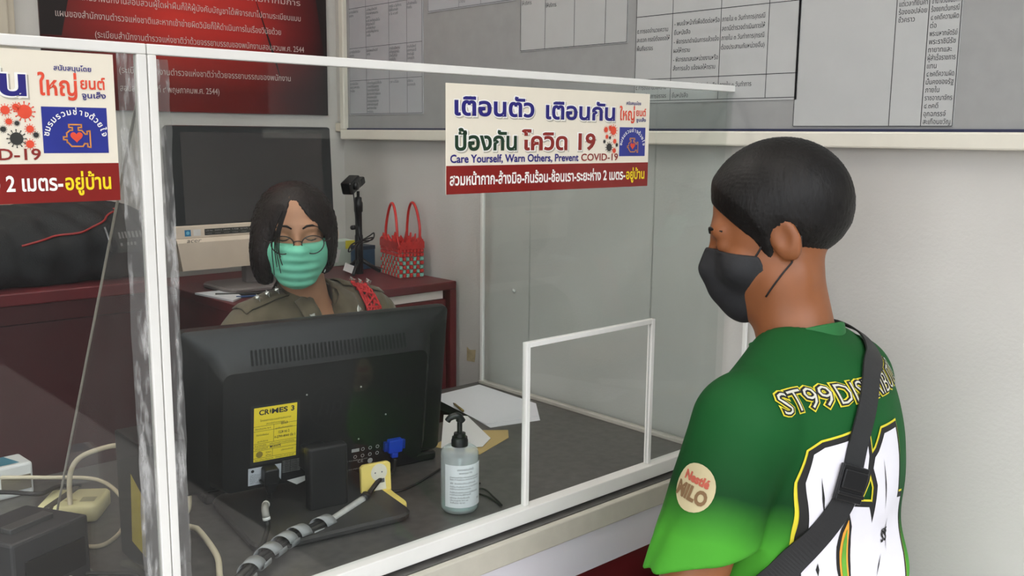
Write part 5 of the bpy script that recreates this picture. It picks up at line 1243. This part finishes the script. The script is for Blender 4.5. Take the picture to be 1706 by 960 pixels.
W1 = [(-.150, .70), (-.150, .808), (-.1496, .8607), (-.1558, .9378), (-.1492, .9738), (-.1355, .9806), (-.1083, .9841), (-.0724, .9901), (-.0738, .9617), (-.0821, .9325), (-.1002, .9017), (-.0735, .8956), (-.0625, .8713), (-.0535, .7914), (-.050, .70)]
W2 = [(-.050, .70), (-.0535, .7914), (-.0625, .8713), (-.0603, .904), (-.0594, .9215), (-.0676, .9452), (-.0623, .9581), (-.0533, .964), (-.0349, .9834), (.0, .984), (.002, .9463), (-.001, .9149), (.0, .8901), (.020, .885), (.035, .80), (.035, .70)]
W3 = [(-x-.008, z) for x, z in W1]
for name, r, eps, mm in (('yellow_outline', .0095, .0016, m_jy), ('black_outline', .0070, .0023, m_jk), ('white_bars', 0, .0030, m_jw)):
    b = MB()
    for Wp in (W1, W2):
        q = grow(Wp, r) if r else Wp; on_back(b, q, [tuple(range(len(q)))], eps)
    b.build(name, mm, jersey, True)
def sliver(pts, w, eps, mm, name):
    b = MB(); n = len(pts); L = []; R_ = []
    for i, (x, z) in enumerate(pts):
        k = w*(math.sin(PI*min(1, (i+.0)/max(1, n-1)*1.0))*.75+.25) if i else w*.05
        L.append((x-k, z)); R_.append((x+k, z))
    on_back(b, L+R_[::-1], [tuple(range(2*n))], eps); return b.build(name, mm, jersey, True)
sl = [(-.106, .892), (-.1065, .875), (-.107, .85), (-.1065, .82), (-.106, .79), (-.106, .75)]
sliver(sl, .0105, .0036, m_jk, 'black_sliver'); sliver([(x, z-.007) for x, z in sl], .0062, .0042, m_jo, 'orange_sliver'); sliver([(x, z-.019) for x, z in sl], .0036, .0048, m_jg, 'green_sliver')
s2 = [(-.096, .967), (-.104, .952), (-.106, .932), (-.112, .915), (-.113, .90)]
sliver(s2, .0070, .0036, m_jk, 'black_sliver'); sliver([(x, z-.004) for x, z in s2], .0040, .0042, m_jo, 'orange_sliver')
b = MB()
for a_, c_ in (((-.1406, .944), (-.1376, .8909)), ((-.045, .9538), (-.0366, .883)), ((-.1372, .8306), (-.138, .8131)), ((-.035, .8214), (-.0487, .7939)), ((-.022, .87), (-.020, .82))):
    p, q = Vector(a_), Vector(c_); u = (q-p).normalized(); n_ = Vector((-u.y, u.x))*.0013; m_ = (p+q)/2; on_back(b, [tuple(p), tuple(m_+n_), tuple(q), tuple(m_-n_)], [(0, 1, 2, 3)], .0038)
b.build('black_strokes', m_jk, jersey)
b = MB(); v, f, w = glyphs('SS', offset=.03); on_back(b, [(-.035+p[0]*.016/w, .836+p[1]*.022) for p in v], f, .004); on_back(b, [(-.035+p[0]*.016/w, .846+p[1]*.012) for p in v], f, .0042); b.build('small_emblem', m_jk, jersey)
def back_text(s_, x0, x1, z0, size, off, eps, name, mm):
    b = MB(); v, f, w = glyphs(s_, offset=off, res=2); on_back(b, [(x0+p[0]*(x1-x0)/w, z0+p[1]*size) for p in v], f, eps, .006); b.build(name, mm, jersey)
for off, eps, mm, nm, pad in ((.085, .0018, m_jy, 'lettering_edge', .004), (.045, .0025, m_jk, 'lettering_outline', .002), (-.01, .0032, mat('jersey_print', (206, 204, 190), .75), 'lettering', 0)):
    back_text('ST99', -.190-pad, -.102+pad, 1.0275, .033, off, eps, nm, mm); back_text('DISTRIBUTOR', -.095-pad, .115+pad, 1.0275, .033, off, eps, nm, mm)
# round print on the left sleeve
c0 = np.array((-.266, .0156, .938)); _, g0 = grad(man_shirt, c0[None]); n0 = g0[0]; ex = np.array((.0, -1, -.22)); ex = ex-n0*(ex @ n0); ex /= np.linalg.norm(ex); ey = np.cross(n0, ex)
def on_sleeve(mb, v2, faces, eps, maxe=.006):
    v, f = tri_patch(v2, faces, maxe); q = project(man_shirt, [c0+ex*x+ey*y for x, y in v]); d, g = grad(man_shirt, q); mb.add([tuple(p) for p in q+g*eps], f)
b = MB(); on_sleeve(b, [(.029*math.cos(2*PI*k/28), .030*math.sin(2*PI*k/28)) for k in range(28)], [tuple(range(28))], .0016); b.build('sleeve_patch', mat('patch_cream', (190, 178, 140), .75), jersey, True)
for s_, x0, y0, w_, h_, mm in (('Nestlé', -.018, .006, .036, .015, mat('patch_red', (176, 84, 66), .75)), ('MILO', -.024, -.016, .046, .024, mat('patch_brown', (120, 92, 60), .75))):
    b = MB(); v, f, w = glyphs(s_, offset=.05); on_sleeve(b, [(x0+p[0]*w_/w, y0+p[1]*h_) for p in v], f, .0024); b.build('lettering', mm, jersey)
# cross-body strap
m_strap = mat('strap_black', (30, 31, 32), .6, var=.1, bump=.15, bscale=900)
sp0 = spline([(.062, .050, 1.055), (.090, .0, 1.082), (.077, -.0462, 1.0784), (.0285, -.076, 1.066), (-.0152, -.0923, 1.0559), (-.0595, -.1067, 1.0191), (-.091, -.1104, .9796), (-.1088, -.1105, .9369), (-.1178, -.1067, .9108), (-.1362, -.0934, .877), (-.1533, -.0678, .8389), (-.1696, -.0491, .8062), (-.185, -.01, .765), (-.16, .06, .75), (-.09, .11, .80), (-.02, .12, .88), (.03, .10, .97), (.062, .050, 1.055)], 9)[:-1]
def body_only(P): return smax(man_shirt(P, False), -.20-P[..., 0], .02)
pr_ = project(body_only, [tuple(p) for p in sp0]); _, gn = grad(body_only, pr_); n = len(pr_); rings = []
for i in range(n):
    t_ = pr_[(i+1) % n]-pr_[i-1]; t_ /= np.linalg.norm(t_); g = gn[i]; s_ = np.cross(t_, g); s_ /= np.linalg.norm(s_); w = .0155 if i < 60 else .0175; o_ = pr_[i]+g*.0042
    rings.append([tuple(o_+s_*w-g*.0005), tuple(o_+s_*w+g*.002), tuple(o_-s_*w+g*.002), tuple(o_-s_*w-g*.0005)])
rings.append(rings[0])
st = MB().loft(rings, caps=False).build('strap', m_strap, T)
i = 64; t_ = pr_[i+1]-pr_[i-1]; t_ /= np.linalg.norm(t_); g = gn[i]; s_ = np.cross(t_, g); BM = Matrix((Vector(s_), Vector(t_), Vector(g))).transposed().to_4x4(); BM.translation = Vector(pr_[i]+g*.004)
b = MB(); b.box((-.021, -.024, 0), (.021, .022, .007), BM); b.box((-.019, -.018, .007), (.019, .006, .010), BM); b.box((-.0215, .010, .007), (.0215, .015, .0095), BM); b.build('buckle', mat('buckle_black', (22, 22, 23), .35), st, bevel=.002)
for s in (-1, 1):
    for P in ([(.060, .040, -.020), (.066, .026, -.006), (.072, .010, .016), (.076, -.004, .034), (.080, -.022, .034), (.079, -.032, .014)], [(.058, .028, -.072), (.064, .010, -.052), (.070, -.008, -.036), (.076, -.024, -.022), (.079, -.032, .0)]):
        q = project(man_skin, [tuple(MH @ Vector((s*p.x, p.y, p.z))) for p in spline(P, 6)]); d, g = grad(man_skin, q)
        MB().tube([tuple(p) for p in q+g*.0012], .0014, 6).build('ear_loop', mat('loop_black', (24, 24, 26), .6), T, True)
